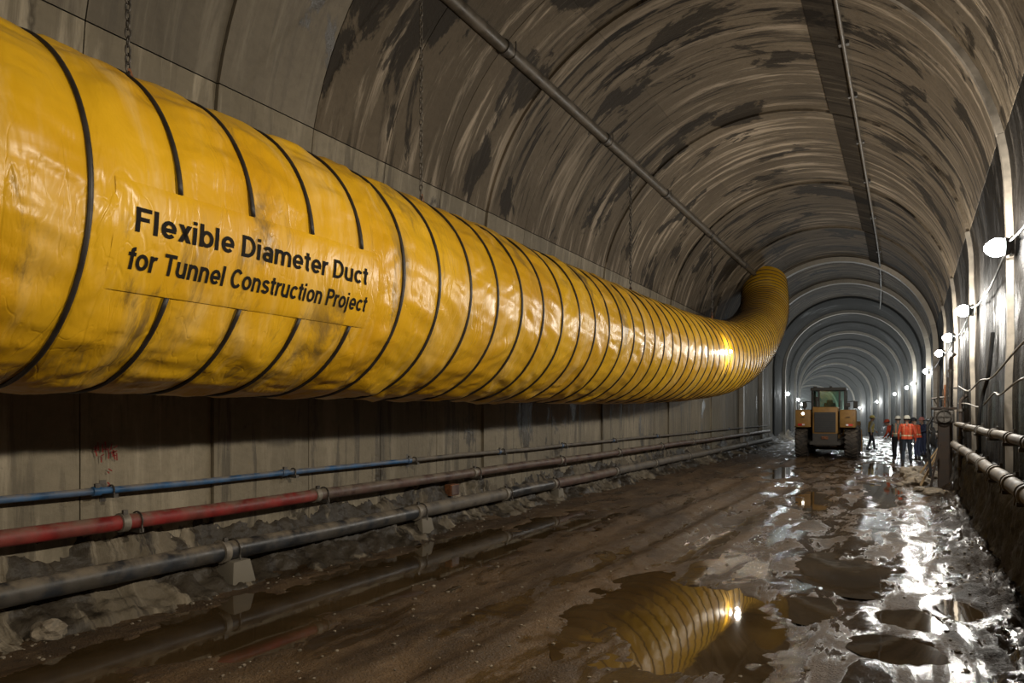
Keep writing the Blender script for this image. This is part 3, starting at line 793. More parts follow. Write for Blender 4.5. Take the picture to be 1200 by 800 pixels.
# ------------------------------------------------------------------ pipes on the vault, hangers
M['vpipe'] = simple('vault_pipe', (0.10, 0.082, 0.060), 0.5, 0.2, 0.35, 4, 0.15)
cp = thing('ceiling_pipe', 'long straight steel pipe along the vault above the duct', 'pipe', (-5.90, 0, 8.08))
rel = Vector((-5.90, 0, 8.08))
yj = [-8, -1, 6.0, 10.6, 15.2, 19.8, 25.0, 31.0, 36.5]
for a, b in zip(yj[:-1], yj[1:]):
    MB().tube([(0, a, 0), (0, (a + b) / 2, 0), (0, b, 0)], 0.105, 16).build('pipe_section', M['vpipe'], cp, True)
for y in yj[1:-1]:
    col_ = MB().tube([(0, y - 0.07, 0), (0, y - 0.065, 0), (0, y + 0.065, 0), (0, y + 0.07, 0)], [0.106, 0.128, 0.128, 0.106], 16).build('coupling', M['steel'], cp, True)
    MB().tube([(-0.12, y + 0.2, 0.30), (-0.11, y + 0.2, 0), (-0.07, y + 0.2, -0.09), (0, y + 0.2, -0.118), (0.07, y + 0.2, -0.09), (0.11, y + 0.2, 0), (0.10, y + 0.2, 0.45)], 0.012, 6).build('hanger_strap', M['steel'], cp, True)
cc = thing('crown_conduit', 'thin conduit with clips running along the crown of the vault', 'conduit', (-1.0, 0, 8.66))
yj = [-6, 3, 12.5, 18.5, 24, 31, 40, 52]
for i, (a, b) in enumerate(zip(yj[:-1], yj[1:])):
    MB().tube([(OX(a + (b - a) * k / 4), a + (b - a) * k / 4, OZ(a + (b - a) * k / 4)) for k in range(5)], 0.05 if b < 13 else 0.036, 10).build('conduit_section', M['vpipe'], cc, True)
for y in (4, 7, 9.3, 12.3, 14.5, 17, 20, 23.5, 28, 34, 40):
    b = MB(); b.box((OX(y), y, 0.06), (0.18, 0.10, 0.10)); b.box((OX(y), y, 0.12), (0.07, 0.07, 0.16)); b.build('clip', M['steel'], cc)

def chain(x, y, z0, z1, link_h, label, mat, hook=False, sway=0.0):
    r = thing('hanger_chain', label, 'chain', (x, y, z1), 0, 'chains holding the duct')
    mb = MB(); n = 10; pts = []
    for k in range(n):
        a = 2 * PI * k / n
        pts.append((0.3 * link_h * math.cos(a), 0, 0.62 * link_h * math.sin(a)))
    mb.tube(pts, 0.12 * link_h, 6, closed=True)
    me = mb.mesh('chain_link', mat, 'all')
    N = int((z0 - z1) / link_h)
    for k in range(N):
        o = link('chain_link', me, r); o.location = (0, sway * math.sin(k / N * 3), (k + 0.5) * link_h); o.rotation_euler = (0, 0, (k % 2) * PI / 2 + 0.3 * math.sin(k))
    if hook:
        MB().tube([(0, 0, 0.10), (0.0, 0.03, 0.03), (0.0, 0.07, -0.05), (0, 0.02, -0.13), (0, -0.05, -0.08), (0, -0.055, -0.03)], 0.022, 8).build('hook', M['rusty'], r, True)
    return r
M['chain'] = simple('chain_steel', (0.16, 0.14, 0.115), 0.5, 0.5)
chain(-5.95, 3.95, 8.0, 4.88, 0.075, 'dark chain with rusty hook above the nearest hoops of the duct', M['steel'], True)
chain(-5.85, 8.15, 8.05, 4.88, 0.075, 'pale chain hanging to the duct past the lettering', M['chain'], True)
chain(-5.90, 16.9, 7.98, 4.93, 0.09, 'dark thin chain from the vault pipe to the middle of the duct', M['steel'], True)
chain(-5.80, 24.9, 8.0, 5.28, 0.11, 'farthest chain, just before the duct rises', M['steel'], True)

# ------------------------------------------------------------------ pipes, cables and clutter on the right wall
pipe('railing_pipe', 'thick banded grey pipe, lower one on the right wall', 1.00, 1.22, 0.085, [-3, 2, 6.5, 8.2, 9.4, 10.9, 12.6, 14.5, 17, 20.2], [M['grey']], M['grey'], XR)
pipe('service_pipe', 'thinner banded grey pipe, upper one on the right wall', 1.04, 1.70, 0.055, [-3, 2, 6.8, 8.4, 9.8, 11.6, 13.8, 16.5, 20.0], [M['grey']], M['grey'], XR)
pipe('handrail_pipe', 'pale pipe along the right wall behind the workers', 0.98, 1.15, 0.06, [23.5, 26, 29, 32, 36, 41, 47], [M['clamp']], M['grey'], XR)
pipe('upper_rail_pipe', 'thin far pipe along the right wall above the pale one', 1.02, 1.62, 0.04, [23.5, 27, 31, 36, 41, 47], [M['grey']], M['grey'], XR)
cabs = [([(1.16, 7.6, 2.92), (1.12, 10.1, 2.72), (1.10, 12.6, 2.50), (1.10, 14.6, 2.52), (1.12, 17.5, 2.42), (1.10, 20.3, 2.60)], 0.014, 'slack cable pinned along the right wall, the upper one'),
        ([(1.18, 7.4, 2.28), (1.12, 9.6, 2.36), (1.08, 11.4, 2.22), (1.10, 12.4, 2.26), (1.12, 14.8, 2.08), (1.1, 17.5, 2.16), (1.1, 20.5, 2.2)], 0.013, 'slack cable pinned along the right wall, the lower one'),
        ([(1.16, 13.2, 3.2), (1.13, 13.5, 2.6), (1.10, 14.0, 2.3), (1.05, 14.1, 1.9), (1.08, 14.5, 1.3)], 0.03, 'hose hanging down the right wall behind the pipes')]
for pts, r, lab in cabs:
    c_ = catmull([(*p, 0) for p in pts], 8)[:, :3]
    o = MB().tube([tuple(p) for p in c_], r, 7).build('wall_cable', M['clamp'] if r < 0.02 else M['cable'], smooth=True); tag(o, lab, 'cable')
# pump stand: post with valve box and riser rods
M['brown'] = simple('brown_paint', (0.032, 0.020, 0.012), 0.8, 0.0, 0.4, 6, 0.2)
M['wood'] = simple('plank_wood', (0.34, 0.235, 0.12), 0.75, 0, 0.35, 4, 0.2)
ps = thing('valve_stand', 'brown steel stand with valve head and upright rods at the end of the right pipes', 'stand', (0.84, 21.6, 0.02))
MB().box((0, 0, 0.85), (0.26, 0.26, 1.7), bev=0.02).build('post', M['brown'], ps)
MB().box((0, 0, 0.03), (0.42, 0.42, 0.06), bev=0.01).build('base_plate', M['brown'], ps)
MB().box((0, 0, 1.86), (0.46, 0.46, 0.34), bev=0.04).build('valve_head', M['steel'], ps)
MB().box((0, 0, 2.06), (0.56, 0.56, 0.06), bev=0.015).build('cap_plate', M['brown'], ps)
for dx, dy, h in ((-0.12, 0.05, 3.15), (0.06, -0.08, 2.85), (0.14, 0.12, 3.0)):
    MB().tube([(dx, dy, 2.05), (dx + 0.02, dy, h)], 0.028, 8).build('rod', M['steel'], ps, True)
MB().tube([(-0.24, -0.1, 1.85), (-0.36, -0.12, 1.6), (-0.34, -0.1, 1.0), (-0.28, -0.05, 0.3)], 0.035, 8).build('hose', M['cable'], ps, True)
wm = Matrix.Rotation(PI / 2, 4, 'X')
MB().tube([(0.16 * math.cos(2 * PI * k / 16), -0.29, 1.86 + 0.16 * math.sin(2 * PI * k / 16)) for k in range(16)], 0.018, 6, closed=True).tube([(-0.15, -0.29, 1.86), (0.15, -0.29, 1.86)], 0.012, 6).tube([(0, -0.29, 1.71), (0, -0.29, 2.01)], 0.012, 6).tube([(0, -0.22, 1.86), (0, -0.30, 1.86)], 0.02, 8).build('hand_wheel', M['steel'], ps)
for (x, y, h, lab) in ((1.06, 23.0, 3.4, 'tall dark riser pipe just behind the brown stand'), (1.02, 26.2, 2.6, 'shorter dark riser pipe behind the stanchion'), (1.08, 19.2, 2.2, 'dark riser pipe in front of the brown stand')):
    rp = thing('riser_pipe', lab, 'pipe', (x, y, 0.05), 0, 'riser pipes at the right wall')
    MB().tube([(0, 0, 0), (0, 0.02, h * 0.5), (0, 0, h), (0.12, 0, h + 0.12)], 0.042, 10).build('pipe_run', M['brown'], rp, True)
    for q in (0.3, 0.62, 0.9): MB().tube([(0, 0.01, h * q - 0.03), (0, 0.01, h * q + 0.03)], 0.065, 12).build('collar', M['steel'], rp, True)
    MB().box((0.08, 0.01, h * 0.76), (0.16, 0.04, 0.05)).build('bracket', M['steel'], rp)
hc_ = thing('hose_coil', 'dark coiled hose hung on the side of the brown stand', 'hose', (0.62, 21.3, 1.45))
for k in range(4):
    MB().tube([(-0.02 * k + 0.02 * math.sin(3 * a), 0.14 * math.cos(a) * (1 + 0.06 * k), 0.24 * math.sin(a) * (1 - 0.04 * k) - 0.1) for a in [2 * PI * j / 20 for j in range(20)]], 0.022, 6, closed=True).build('hose_loop', M['cable'], hc_, True)
st2 = thing('steel_stanchion', 'thin rusty stanchion with cross arm beside the brown stand', 'stanchion', (1.0, 24.4, 0.02))
MB().tube([(0, 0, 0), (0, 0, 2.75)], 0.045, 10).build('post', M['rusty'], st2, True)
MB().tube([(-0.35, 0, 2.35), (0.15, 0, 2.42)], 0.03, 8).build('cross_arm', M['steel'], st2, True)
MB().tube([(-0.3, 0, 2.35), (-0.05, 0, 1.9)], 0.02, 8).build('brace', M['steel'], st2, True)
for (x, y, w, h, lean, tilt, lab, mt) in ((0.62, 22.4, 0.22, 1.15, 0.42, 0.1, 'pale wide plank leaning beside the brown stand', 'wood'), (0.58, 25.2, 0.14, 1.15, 0.55, -0.1, 'narrow plank leaning behind the pale wide one', 'wood'), (0.80, 21.0, 0.16, 1.2, 0.18, 0.05, 'brown board propped against the near side of the stand', 'brown')):
    R_ = Matrix.Rotation(tilt, 3, 'X') @ Matrix.Rotation(lean, 3, 'Y')
    mb = MB(); mb.box(R_ @ Vector((0, 0, h / 2)), (0.045, w, h), R_, bev=0.006)
    o = mb.build('timber_plank', M[mt]); o.location = (x - 0.28, y, 0.02); tag(o, lab, 'plank', 'planks leaning at the right wall')
# loose stones
M['stone'] = concrete('stone', (0.24, 0.20, 0.15), (0.07, 0.055, 0.04), (0.38, 0.33, 0.26), 0.6)
M['stone2'] = simple('stone_plain', (0.20, 0.165, 0.12), 0.8, 0, 0.35, 5, 0.4)
def rock_mesh(seed, d=3):
    bm = bmesh.new(); bmesh.ops.create_icosphere(bm, subdivisions=d, radius=0.5)
    for v in bm.verts:
        n = mnoise.noise(v.co * 1.7 + Vector((seed * 3.1, seed, 0))) * 0.5 + mnoise.noise(v.co * 4 + Vector((0, seed * 2.3, 0))) * 0.28 + mnoise.noise(v.co * 9) * 0.08
        v.co *= 1 + n
    me = bpy.data.meshes.new('rock'); bm.to_mesh(me); bm.free(); me.materials.append(M['stone2']); return me
RK = [(-6.66, 3.68, 0.26, 0.20, 'pale wet stone at the foot of the wall in the bottom left corner'), (-6.75, 3.25, 0.14, 0.1, 'small stone left of the pale wet stone'),
      (0.35, 23.3, 0.62, 0.36, 'largest lump of rubble below the leaning planks'), (0.70, 23.9, 0.4, 0.3, 'flat rubble lump behind the pale leaning plank'), (0.20, 24.4, 0.5, 0.3, 'rubble lump left of the plank pile'),
      (0.05, 25.9, 0.5, 0.4, 'rubble lump behind the largest one'), (0.62, 19.9, 0.42, 0.22, 'nearest rubble lump at the right bench'), (-0.06, 22.2, 0.3, 0.16, 'small stone at the left of the rubble'), (0.28, 21.2, 0.26, 0.16, 'small stone before the rubble heap'),
      (0.30, 26.6, 0.45, 0.35, 'rubble lump close to the orange-vested worker')]
for k, (x, y, w, h, lab) in enumerate(RK):
    o = link('rock', rock_mesh(k + 1)); o.scale = (w, w * 1.15, h); o.location = (x, y, h * 0.30 + float(ground(np.array(x), np.array(y)))); o.rotation_euler = (0, 0, k * 1.3)
    tag(o, lab, 'rock', 'loose rubble')
# pebbles and clods pressed into the mud
pm = MB(); random.seed(5)
base = rock_mesh(40, 1); bv = [v.co.copy() for v in base.vertices]; bf = [tuple(p.vertices) for p in base.polygons]
px_ = []; 
for k in range(1500):
    y = 3.2 + 22 * random.random() ** 1.7
    m_ = random.random()
    x = random.uniform(0.3, 1.0) if m_ < 0.35 else (random.uniform(-7.0, -6.4) if m_ < 0.5 else random.uniform(-6.4, 0.5))
    px_.append((x, y))
px_ = np.array(px_); pz_ = ground(px_[:, 0], px_[:, 1])
for (x, y), z in zip(px_, pz_):
    if any(pud_r(np.array(x), np.array(y), p) < 1.0 for p in PUD): continue
    s_ = random.uniform(0.012, 0.035) * (1.6 if random.random() < 0.08 else 1)
    q = Matrix.Rotation(random.uniform(0, 6.28), 3, 'Z')
    pm.add([q @ Vector((v.x * s_, v.y * s_ * 1.3, v.z * s_ * 0.8)) + Vector((x, y, z + 0.1 * s_)) for v in bv], bf)
tag(pm.build('gravel', M['stone2'], fix=False), 'scattered small pebbles and clods in the mud', 'gravel', kind='stuff')

# ------------------------------------------------------------------ wheel loader, seen from behind
M['cat'] = simple('loader_yellow', (0.31, 0.155, 0.025), 0.55, 0, 0.3, 3, 0.1, (0.16, 0.11, 0.06))
M['grille'] = simple('grille_black', (0.025, 0.025, 0.025), 0.5)
M['tyre'] = simple('tyre_rubber', (0.045, 0.038, 0.032), 0.8, 0, 0.35, 6, 0.3, (0.16, 0.125, 0.09))
M['frame'] = simple('frame_dark', (0.055, 0.048, 0.04), 0.6, 0.2)
M['redlens'] = simple('red_lens', (0.6, 0.05, 0.03), 0.2); M['whitelens'] = emission('work_light', (1, 0.93, 0.8), 6.0)
M['whiteplate'] = simple('white_reflector', (0.75, 0.72, 0.68), 0.4)
g = bpy.data.materials.new('cab_glass'); g.use_nodes = True; nt = g.node_tree; nt.nodes.remove(nt.nodes['Principled BSDF'])
tr = nt.nodes.new('ShaderNodeBsdfTransparent'); tr.inputs[0].default_value = (0.84, 0.97, 0.90, 1)
gl = nt.nodes.new('ShaderNodeBsdfGlossy'); gl.inputs['Roughness'].default_value = 0.05; mx = nt.nodes.new('ShaderNodeMixShader'); mx.inputs[0].default_value = 0.10
nt.links.new(tr.outputs[0], mx.inputs[1]); nt.links.new(gl.outputs[0], mx.inputs[2]); nt.links.new(mx.outputs[0], nt.nodes['Material Output'].inputs[0]); M['glass'] = g
LD = thing('wheel_loader', 'yellow wheel loader seen from behind in the middle of the tunnel', 'loader', (-3.05, 33.6, -0.02), 0.02)
def part(name, mb, mat, parent=LD, smooth=False): return mb.build(name, M[mat], parent, smooth)
def wheel(x, y):
    r = 0.72; w = 0.54
    Mx = Matrix.Translation((x, y, r)) @ Matrix.Rotation(PI / 2, 4, 'Y')
    mb = MB(); mb.lathe([(0.36, -w / 2 + 0.06), (0.48, -w / 2), (0.62, -w / 2 + 0.02), (0.69, -w / 2 + 0.08), (0.70, 0), (0.69, w / 2 - 0.08), (0.62, w / 2 - 0.02), (0.48, w / 2), (0.36, w / 2 - 0.06)], 32, Mx, True)
    for k in range(22):
        for sd in (-1, 1):
            a = 2 * PI * (k + 0.25 * sd) / 22
            Rr = Mx @ Matrix.Rotation(a, 4, 'Z') @ Matrix.Translation((0.70, 0, sd * 0.13)) @ Matrix.Rotation(sd * 0.5, 4, 'X')
            b = MB(); b.box((0, 0, 0), (0.05, 0.085, 0.27)); mb.add([Rr @ Vector(v) for v in b.v], b.f)
    t_ = part('tyre', mb, 'tyre', smooth=True)
    sgn = 1 if x > 0 else -1
    rm = MB(); rm.lathe([(0.02, sgn * 0.16), (0.14, sgn * 0.18), (0.18, sgn * 0.10), (0.30, sgn * 0.08), (0.37, sgn * (w / 2 - 0.07))], 24, Mx, False); part('rim', rm, 'cat', t_, True)
    return t_
for x in (-0.99, 0.99):
    wheel(x, 0.95); wheel(x, 4.0)
# rear body
part('rear_frame', MB().box((0, 0.35, 0.75), (0.92, 0.7, 0.42), bev=0.03).box((0, 1.6, 0.85), (0.6, 2.4, 0.4)), 'frame')
part('counterweight', MB().prism([(-0.60, 0.60), (0.60, 0.60), (0.60, 0.72), (0.48, 0.76), (0.48, 1.08), (-0.48, 1.08), (-0.48, 0.76), (-0.60, 0.72)], -0.06, 0.40, 'y'), 'frame')
part('axle', MB().tube([(-0.8, 0.95, 0.70), (0.8, 0.95, 0.70)], 0.15, 14).tube([(-0.16, 0.95, 0.70), (0.16, 0.95, 0.70)], 0.26, 16).tube([(-0.8, 4.0, 0.70), (0.8, 4.0, 0.70)], 0.15, 14), 'frame', smooth=True)
hood = part('engine_hood', MB().box((0, 1.0, 1.64), (1.0, 2.0, 1.16), bev=0.06), 'cat', smooth=True)
part('grille', MB().box((0, -0.015, 1.56), (0.84, 0.05, 0.86), bev=0.01), 'grille', hood)
for k in range(9): part('louvre', MB().box((0, -0.05, 1.20 + 0.09 * k), (0.80, 0.03, 0.025)), 'frame', hood)
part('hitch_plate', MB().box((0, -0.08, 0.90), (0.26, 0.05, 0.12), bev=0.01), 'rusty')
for sx in (-1, 1):
    fb = part('rear_fender', MB().box((sx * 0.88, 0.62, 1.72), (0.62, 1.20, 0.76), bev=0.05), 'cat', smooth=True)
    fb['label'] = 'boxy yellow tank and fender over the rear wheel'
    part('tail_light', MB().box((sx * 0.95, 0.005, 1.45), (0.26, 0.03, 0.09), bev=0.01), 'redlens', fb)
    part('reflector', MB().box((sx * 0.86, -0.005, 1.45), (0.10, 0.03, 0.07), bev=0.01), 'whiteplate', fb)
    part('handle', MB().tube([(sx * 0.82, 0.0, 1.78), (sx * 0.82, -0.04, 1.78), (sx * 0.96, -0.04, 1.78), (sx * 0.96, 0.0, 1.78)], 0.014, 6), 'frame', fb)
    part('fender_flap', MB().prism([(0.2, 1.38), (1.6, 1.42), (1.75, 1.30), (1.8, 1.0), (1.74, 1.0), (1.68, 1.26), (1.55, 1.34), (0.2, 1.32)], sx * 0.72, sx * 1.24, 'x'), 'frame', fb)
    mr = part('mirror_arm', MB().tube([(sx * 0.72, 2.9, 2.45), (sx * 1.05, 2.8, 2.50), (sx * 1.06, 2.8, 2.35)], 0.018, 6), 'frame')
    part('mirror', MB().box((sx * 1.08, 2.78, 2.32), (0.18, 0.06, 0.32), bev=0.02), 'frame', mr)
    part('lamp_pod', MB().tube([(sx * 0.86, 0.55, 2.10), (sx * 0.86, 0.55, 2.22)], 0.03, 8).box((sx * 0.86, 0.55, 2.30), (0.20, 0.14, 0.18), bev=0.03), 'frame')
part('work_light', MB().lathe([(0.002, -0.02), (0.05, -0.015), (0.06, 0.0)], 12, Matrix.Translation((-0.88, 0.0, 1.93)) @ Matrix.Rotation(PI / 2, 4, 'X')), 'whitelens')
part('exhaust_stack', MB().tube([(-0.62, 1.5, 2.1), (-0.62, 1.5, 2.72), (-0.62, 1.42, 2.86)], 0.055, 10), 'frame', smooth=True)
part('air_intake', MB().tube([(-0.46, 1.62, 2.1), (-0.46, 1.62, 2.5)], 0.045, 10).lathe([(0.10, 2.5), (0.11, 2.62), (0.06, 2.68)], 12, Matrix.Translation((-0.46, 1.62, 0))), 'frame', smooth=True)
part('hand_rail', MB().tube([(0.56, 0.3, 2.1), (0.56, 0.3, 2.5), (0.56, 1.6, 2.5), (0.56, 1.6, 2.1)], 0.018, 6), 'frame')
# cab
cab = part('cab_floor', MB().box((0, 2.75, 1.42), (1.40, 1.45, 0.36), bev=0.03), 'cat')
for sx in (-1, 1):
    for y0 in (2.10, 3.40):
        part('cab_post', MB().box((sx * 0.68, y0, 2.28), (0.09, 0.10, 1.44), bev=0.012), 'frame', cab)
    part('cab_glass', MB().box((sx * 0.69, 2.75, 2.30), (0.02, 1.20, 1.34)), 'glass', cab)
part('cab_post', MB().box((-0.40, 2.08, 2.28), (0.08, 0.06, 1.44)), 'frame', cab); part('cab_post', MB().box((0.46, 2.08, 2.28), (0.08, 0.06, 1.44)), 'frame', cab)
part('cab_glass', MB().box((0.03, 2.08, 2.36), (0.80, 0.02, 1.20)), 'glass', cab); part('cab_glass', MB().box((0, 3.42, 2.36), (1.3, 0.02, 1.20)), 'glass', cab)
part('cab_roof', MB().box((0, 2.75, 3.03), (1.50, 1.65, 0.14), bev=0.04), 'frame', cab)
part('roof_light', MB().box((-0.55, 1.95, 3.10), (0.16, 0.10, 0.12), bev=0.02).box((0.1, 2.0, 3.11), (0.12, 0.12, 0.10), bev=0.03), 'frame', cab)
part('seat', MB().box((0.02, 2.62, 2.10), (0.50, 0.14, 0.62), bev=0.05).box((0.02, 2.62, 2.46), (0.26, 0.10, 0.18), bev=0.04).box((0.02, 2.85, 1.78), (0.5, 0.5, 0.14), bev=0.04), 'grille', cab, True)
part('steering_wheel', MB().tube([(0.18 * math.cos(a * PI / 8), 3.12 + 0.06 * math.sin(a * PI / 8), 2.2 + 0.17 * math.sin(a * PI / 8)) for a in range(16)], 0.018, 6, closed=True), 'grille', cab)
# front half, arms and bucket
part('front_frame', MB().box((0, 3.9, 1.0), (0.8, 1.5, 0.7), bev=0.05).box((0, 3.1, 0.85), (0.35, 0.6, 0.5)), 'cat')
for sx in (-1, 1):
    part('lift_arm', MB().prism([(3.6, 1.75), (3.9, 1.9), (5.3, 0.75), (5.5, 0.45), (5.2, 0.42), (4.4, 1.05)], sx * 0.42, sx * 0.54, 'x'), 'cat')
    part('lift_cylinder', MB().tube([(sx * 0.36, 3.7, 0.9), (sx * 0.40, 4.7, 1.0)], 0.06, 10), 'steel', smooth=True)
    part('front_fender', MB().prism([(3.3, 1.42), (3.5, 1.56), (4.4, 1.56), (4.65, 1.40), (4.6, 1.36), (4.38, 1.50), (3.52, 1.50), (3.34, 1.38)], sx * 0.72, sx * 1.25, 'x'), 'cat')
part('bucket', MB().prism([(5.3, 1.15), (5.25, 0.7), (5.4, 0.25), (5.7, 0.12), (6.5, 0.10), (6.5, 0.14), (5.75, 0.19), (5.5, 0.32), (5.36, 0.72), (5.40, 1.15)], -1.27, 1.27, 'x').box((-1.25, 5.85, 0.5), (0.05, 1.0, 0.8)).box((1.25, 5.85, 0.5), (0.05, 1.0, 0.8)), 'cat')

# ------------------------------------------------------------------ workers
M['skin'] = simple('skin', (0.32, 0.19, 0.13), 0.6, 0, 0.1)
M['boot'] = simple('boot_rubber', (0.02, 0.018, 0.016), 0.5)
M['stripe'] = simple('reflective_tape', (0.62, 0.50, 0.30), 0.35, 0.2, 0.1)
M['tape_dull'] = simple('reflective_tape_dull', (0.60, 0.20, 0.08), 0.5, 0, 0.1)
M['hair'] = simple('hair_dark', (0.02, 0.015, 0.012), 0.7)
M['eye'] = simple('eye_dark', (0.02, 0.015, 0.01), 0.2)
CLOTH = {'orange': (0.58, 0.075, 0.025), 'grey': (0.17, 0.18, 0.15), 'yellow': (0.62, 0.50, 0.14), 'navy': (0.03, 0.04, 0.085), 'dark': (0.022, 0.024, 0.03), 'pale': (0.45, 0.43, 0.36), 'white': (0.72, 0.70, 0.62), 'pink': (0.55, 0.22, 0.20), 'red': (0.5, 0.07, 0.03), 'blue': (0.025, 0.035, 0.05)}
for k, v_ in CLOTH.items(): M['c_' + k] = simple('cloth_' + k, v_, 0.8, 0, 0.18, 9, 0.2)
def capsule(mb, p, q, r0, r1, n=12):
    p = Vector(p); q = Vector(q); d = q - p; L = d.length
    if L < 1e-5: d = Vector((0, 0, 1)); L = 1e-5
    z = d.normalized(); prof_ = []
    for k in range(5):
        a = PI / 2 * k / 4; prof_.append((max(1e-4, r0 * math.sin(a)), -r0 * math.cos(a)))
    for k in range(5):
        a = PI / 2 * k / 4; prof_.append((max(1e-4, r1 * math.cos(a)), L + r1 * math.sin(a)))
    u = z.orthogonal().normalized(); w = z.cross(u)
    Mx = Matrix(((u.x, w.x, z.x, p.x), (u.y, w.y, z.y, p.y), (u.z, w.z, z.z, p.z), (0, 0, 0, 1)))
    mb.lathe(prof_, n, Mx)
def ease(a, b, t): return Vector(a).lerp(Vector(b), t)
def person(label, loc, rz, H=1.76, lean=0.0, arms=None, legs=None, shirt='navy', vest='orange', trousers='dark', helmet='white', head_turn=0.0, head_nod=0.0, striped=True):
    """local frame: x right, y forward, z up; lean tips the trunk forward at the hips"""
    k = H / 1.76
    root = thing('person', label, 'person', loc, rz, 'workers in the tunnel')
    caps = []                                                 # (p, q, r0, r1, kind)
    def C(p, q, r0, r1, kind): caps.append((Vector(p) * k, Vector(q) * k, r0 * k, r1 * k, kind))
    hip = Vector((0, 0, 0.92))
    def T(p):                                                 # trunk point tipped about the hips
        v_ = Vector(p) - hip; return hip + Matrix.Rotation(-lean, 3, 'X') @ v_
    # trunk
    for sx in (-1, 1):
        C((sx * 0.075, 0, 0.94), T((sx * 0.065, 0, 1.10)), 0.105, 0.098, 'tr')
        C(T((sx * 0.065, 0, 1.08)), T((sx * 0.085, 0.005, 1.30)), 0.100, 0.108, 'to')
        C(T((sx * 0.085, 0.005, 1.30)), T((sx * 0.10, -0.01, 1.38)), 0.108, 0.085, 'to')
        C(T((sx * 0.05, -0.01, 1.43)), T((sx * 0.165, -0.01, 1.41)), 0.06, 0.062, 'to')
    C(T((0, 0.02, 1.05)), T((0, 0.025, 1.32)), 0.10, 0.11, 'to')
    # neck and head
    hc = T((0, 0.03, 1.63)); Rh = Matrix.Rotation(-lean * 0.55, 3, 'X') @ Matrix.Rotation(head_turn, 3, 'Z') @ Matrix.Rotation(-head_nod, 3, 'X')
    hd = lambda p: hc + Rh @ Vector(p)
    C(T((0, -0.005, 1.42)), hd((0, -0.02, -0.06)), 0.058, 0.055, 'sk')
    C(hd((0, -0.015, 0.03)), hd((0, 0.005, 0.035)), 0.092, 0.086, 'sk')
    C(hd((0, 0.03, -0.03)), hd((0, 0.045, -0.075)), 0.068, 0.042, 'sk')
    C(hd((0, 0.098, 0.005)), hd((0, 0.112, -0.03)), 0.010, 0.016, 'sk')             # nose
    C(hd((-0.03, 0.088, 0.03)), hd((0.03, 0.088, 0.03)), 0.014, 0.014, 'sk')          # brow
    C(hd((-0.02, 0.086, -0.062)), hd((0.02, 0.086, -0.062)), 0.010, 0.010, 'sk')      # lips
    for sx in (-1, 1): C(hd((sx * 0.090, -0.01, 0.02)), hd((sx * 0.092, -0.012, -0.025)), 0.016, 0.011, 'sk')
    # legs
    legs = legs or {}
    for sx in (-1, 1):
        fx, fy = legs.get(sx, (0.10 * sx, 0.0)); kb = legs.get('bend', 0.03)
        h_ = Vector((sx * 0.085, 0, 0.90)); an = Vector((fx, fy, 0.09)); kn = h_.lerp(an, 0.51) + Vector((0, kb, 0))
        C(h_, kn, 0.092, 0.064, 'tr'); C(kn, kn.lerp(an, 0.4), 0.062, 0.062, 'tr'); C(kn.lerp(an, 0.4), an, 0.062, 0.050, 'tr')
        C(an + Vector((0, 0, 0.06)), an + Vector((0, -0.01, -0.04)), 0.056, 0.05, 'bo')
        C(an + Vector((0, -0.03, -0.045)), an + Vector((sx * 0.02, 0.15, -0.05)), 0.045, 0.040, 'bo')
    # arms with hands
    arms = arms or {}
    for sx in (-1, 1):
        sh = T((sx * 0.195, -0.01, 1.40))
        el, wr = arms.get(sx, ((sx * 0.26, -0.03, 1.12), (sx * 0.27, 0.06, 0.88)))
        el = T(el); wr = T(wr)
        C(sh, el, 0.060, 0.046, 'sl'); C(el, wr, 0.046, 0.034, 'sl')
        d = (wr - el).normalized(); side = d.cross(Vector((sx, 0, 0.01))).normalized()  # knuckle line
        nrm = d.cross(side).normalized()
        if nrm.dot(Vector((-sx, 0.2, 0))) < 0: nrm = -nrm
        pm_ = wr + d * 0.075
        for j in (-1, 0, 1): C(wr + side * 0.014 * j, pm_ + side * 0.024 * j, 0.019, 0.017, 'sk')
        for j, ln in enumerate((0.066, 0.078, 0.074, 0.056)):
            b0 = pm_ + side * (0.032 - 0.021 * j) + d * 0.008
            m0 = b0 + d * ln * 0.5 + nrm * 0.012; m1 = m0 + d * ln * 0.28 + nrm * ln * 0.42
            C(b0, m0, 0.0095, 0.009, 'sk'); C(m0, m1, 0.009, 0.0075, 'sk')
        tb_ = wr + d * 0.02 + side * 0.026
        t1 = tb_ + d * 0.035 + side * 0.022 + nrm * 0.012; C(tb_, t1, 0.013, 0.011, 'sk'); C(t1, t1 + d * 0.03 + nrm * 0.016, 0.010, 0.008, 'sk')
    mb = MB()
    for c in caps: capsule(mb, *c[:4])
    me0 = mb.mesh('tmp', M['skin']); ob = link('tmp', me0)
    md = ob.modifiers.new('r', 'REMESH'); md.mode = 'VOXEL'; md.voxel_size = 0.0105 * k
    sm = ob.modifiers.new('s', 'SMOOTH'); sm.factor = 0.5; sm.iterations = 2
    dg = bpy.context.evaluated_depsgraph_get(); dg.update()
    me = bpy.data.meshes.new_from_object(ob.evaluated_get(dg)); bpy.data.objects.remove(ob)
    me.name = 'body'
    me.materials.clear()
    kinds = ['sk', 'to', 'sl', 'tr', 'bo']; mats = [M['skin'], M['c_' + shirt], M['c_' + shirt], M['c_' + trousers], M['boot']]
    for m_ in mats: me.materials.append(m_)
    nf = len(me.polygons); cen = np.zeros(nf * 3); me.polygons.foreach_get('center', cen); cen = cen.reshape(-1, 3)
    best = np.full(nf, 1e9); kd = np.zeros(nf, int)
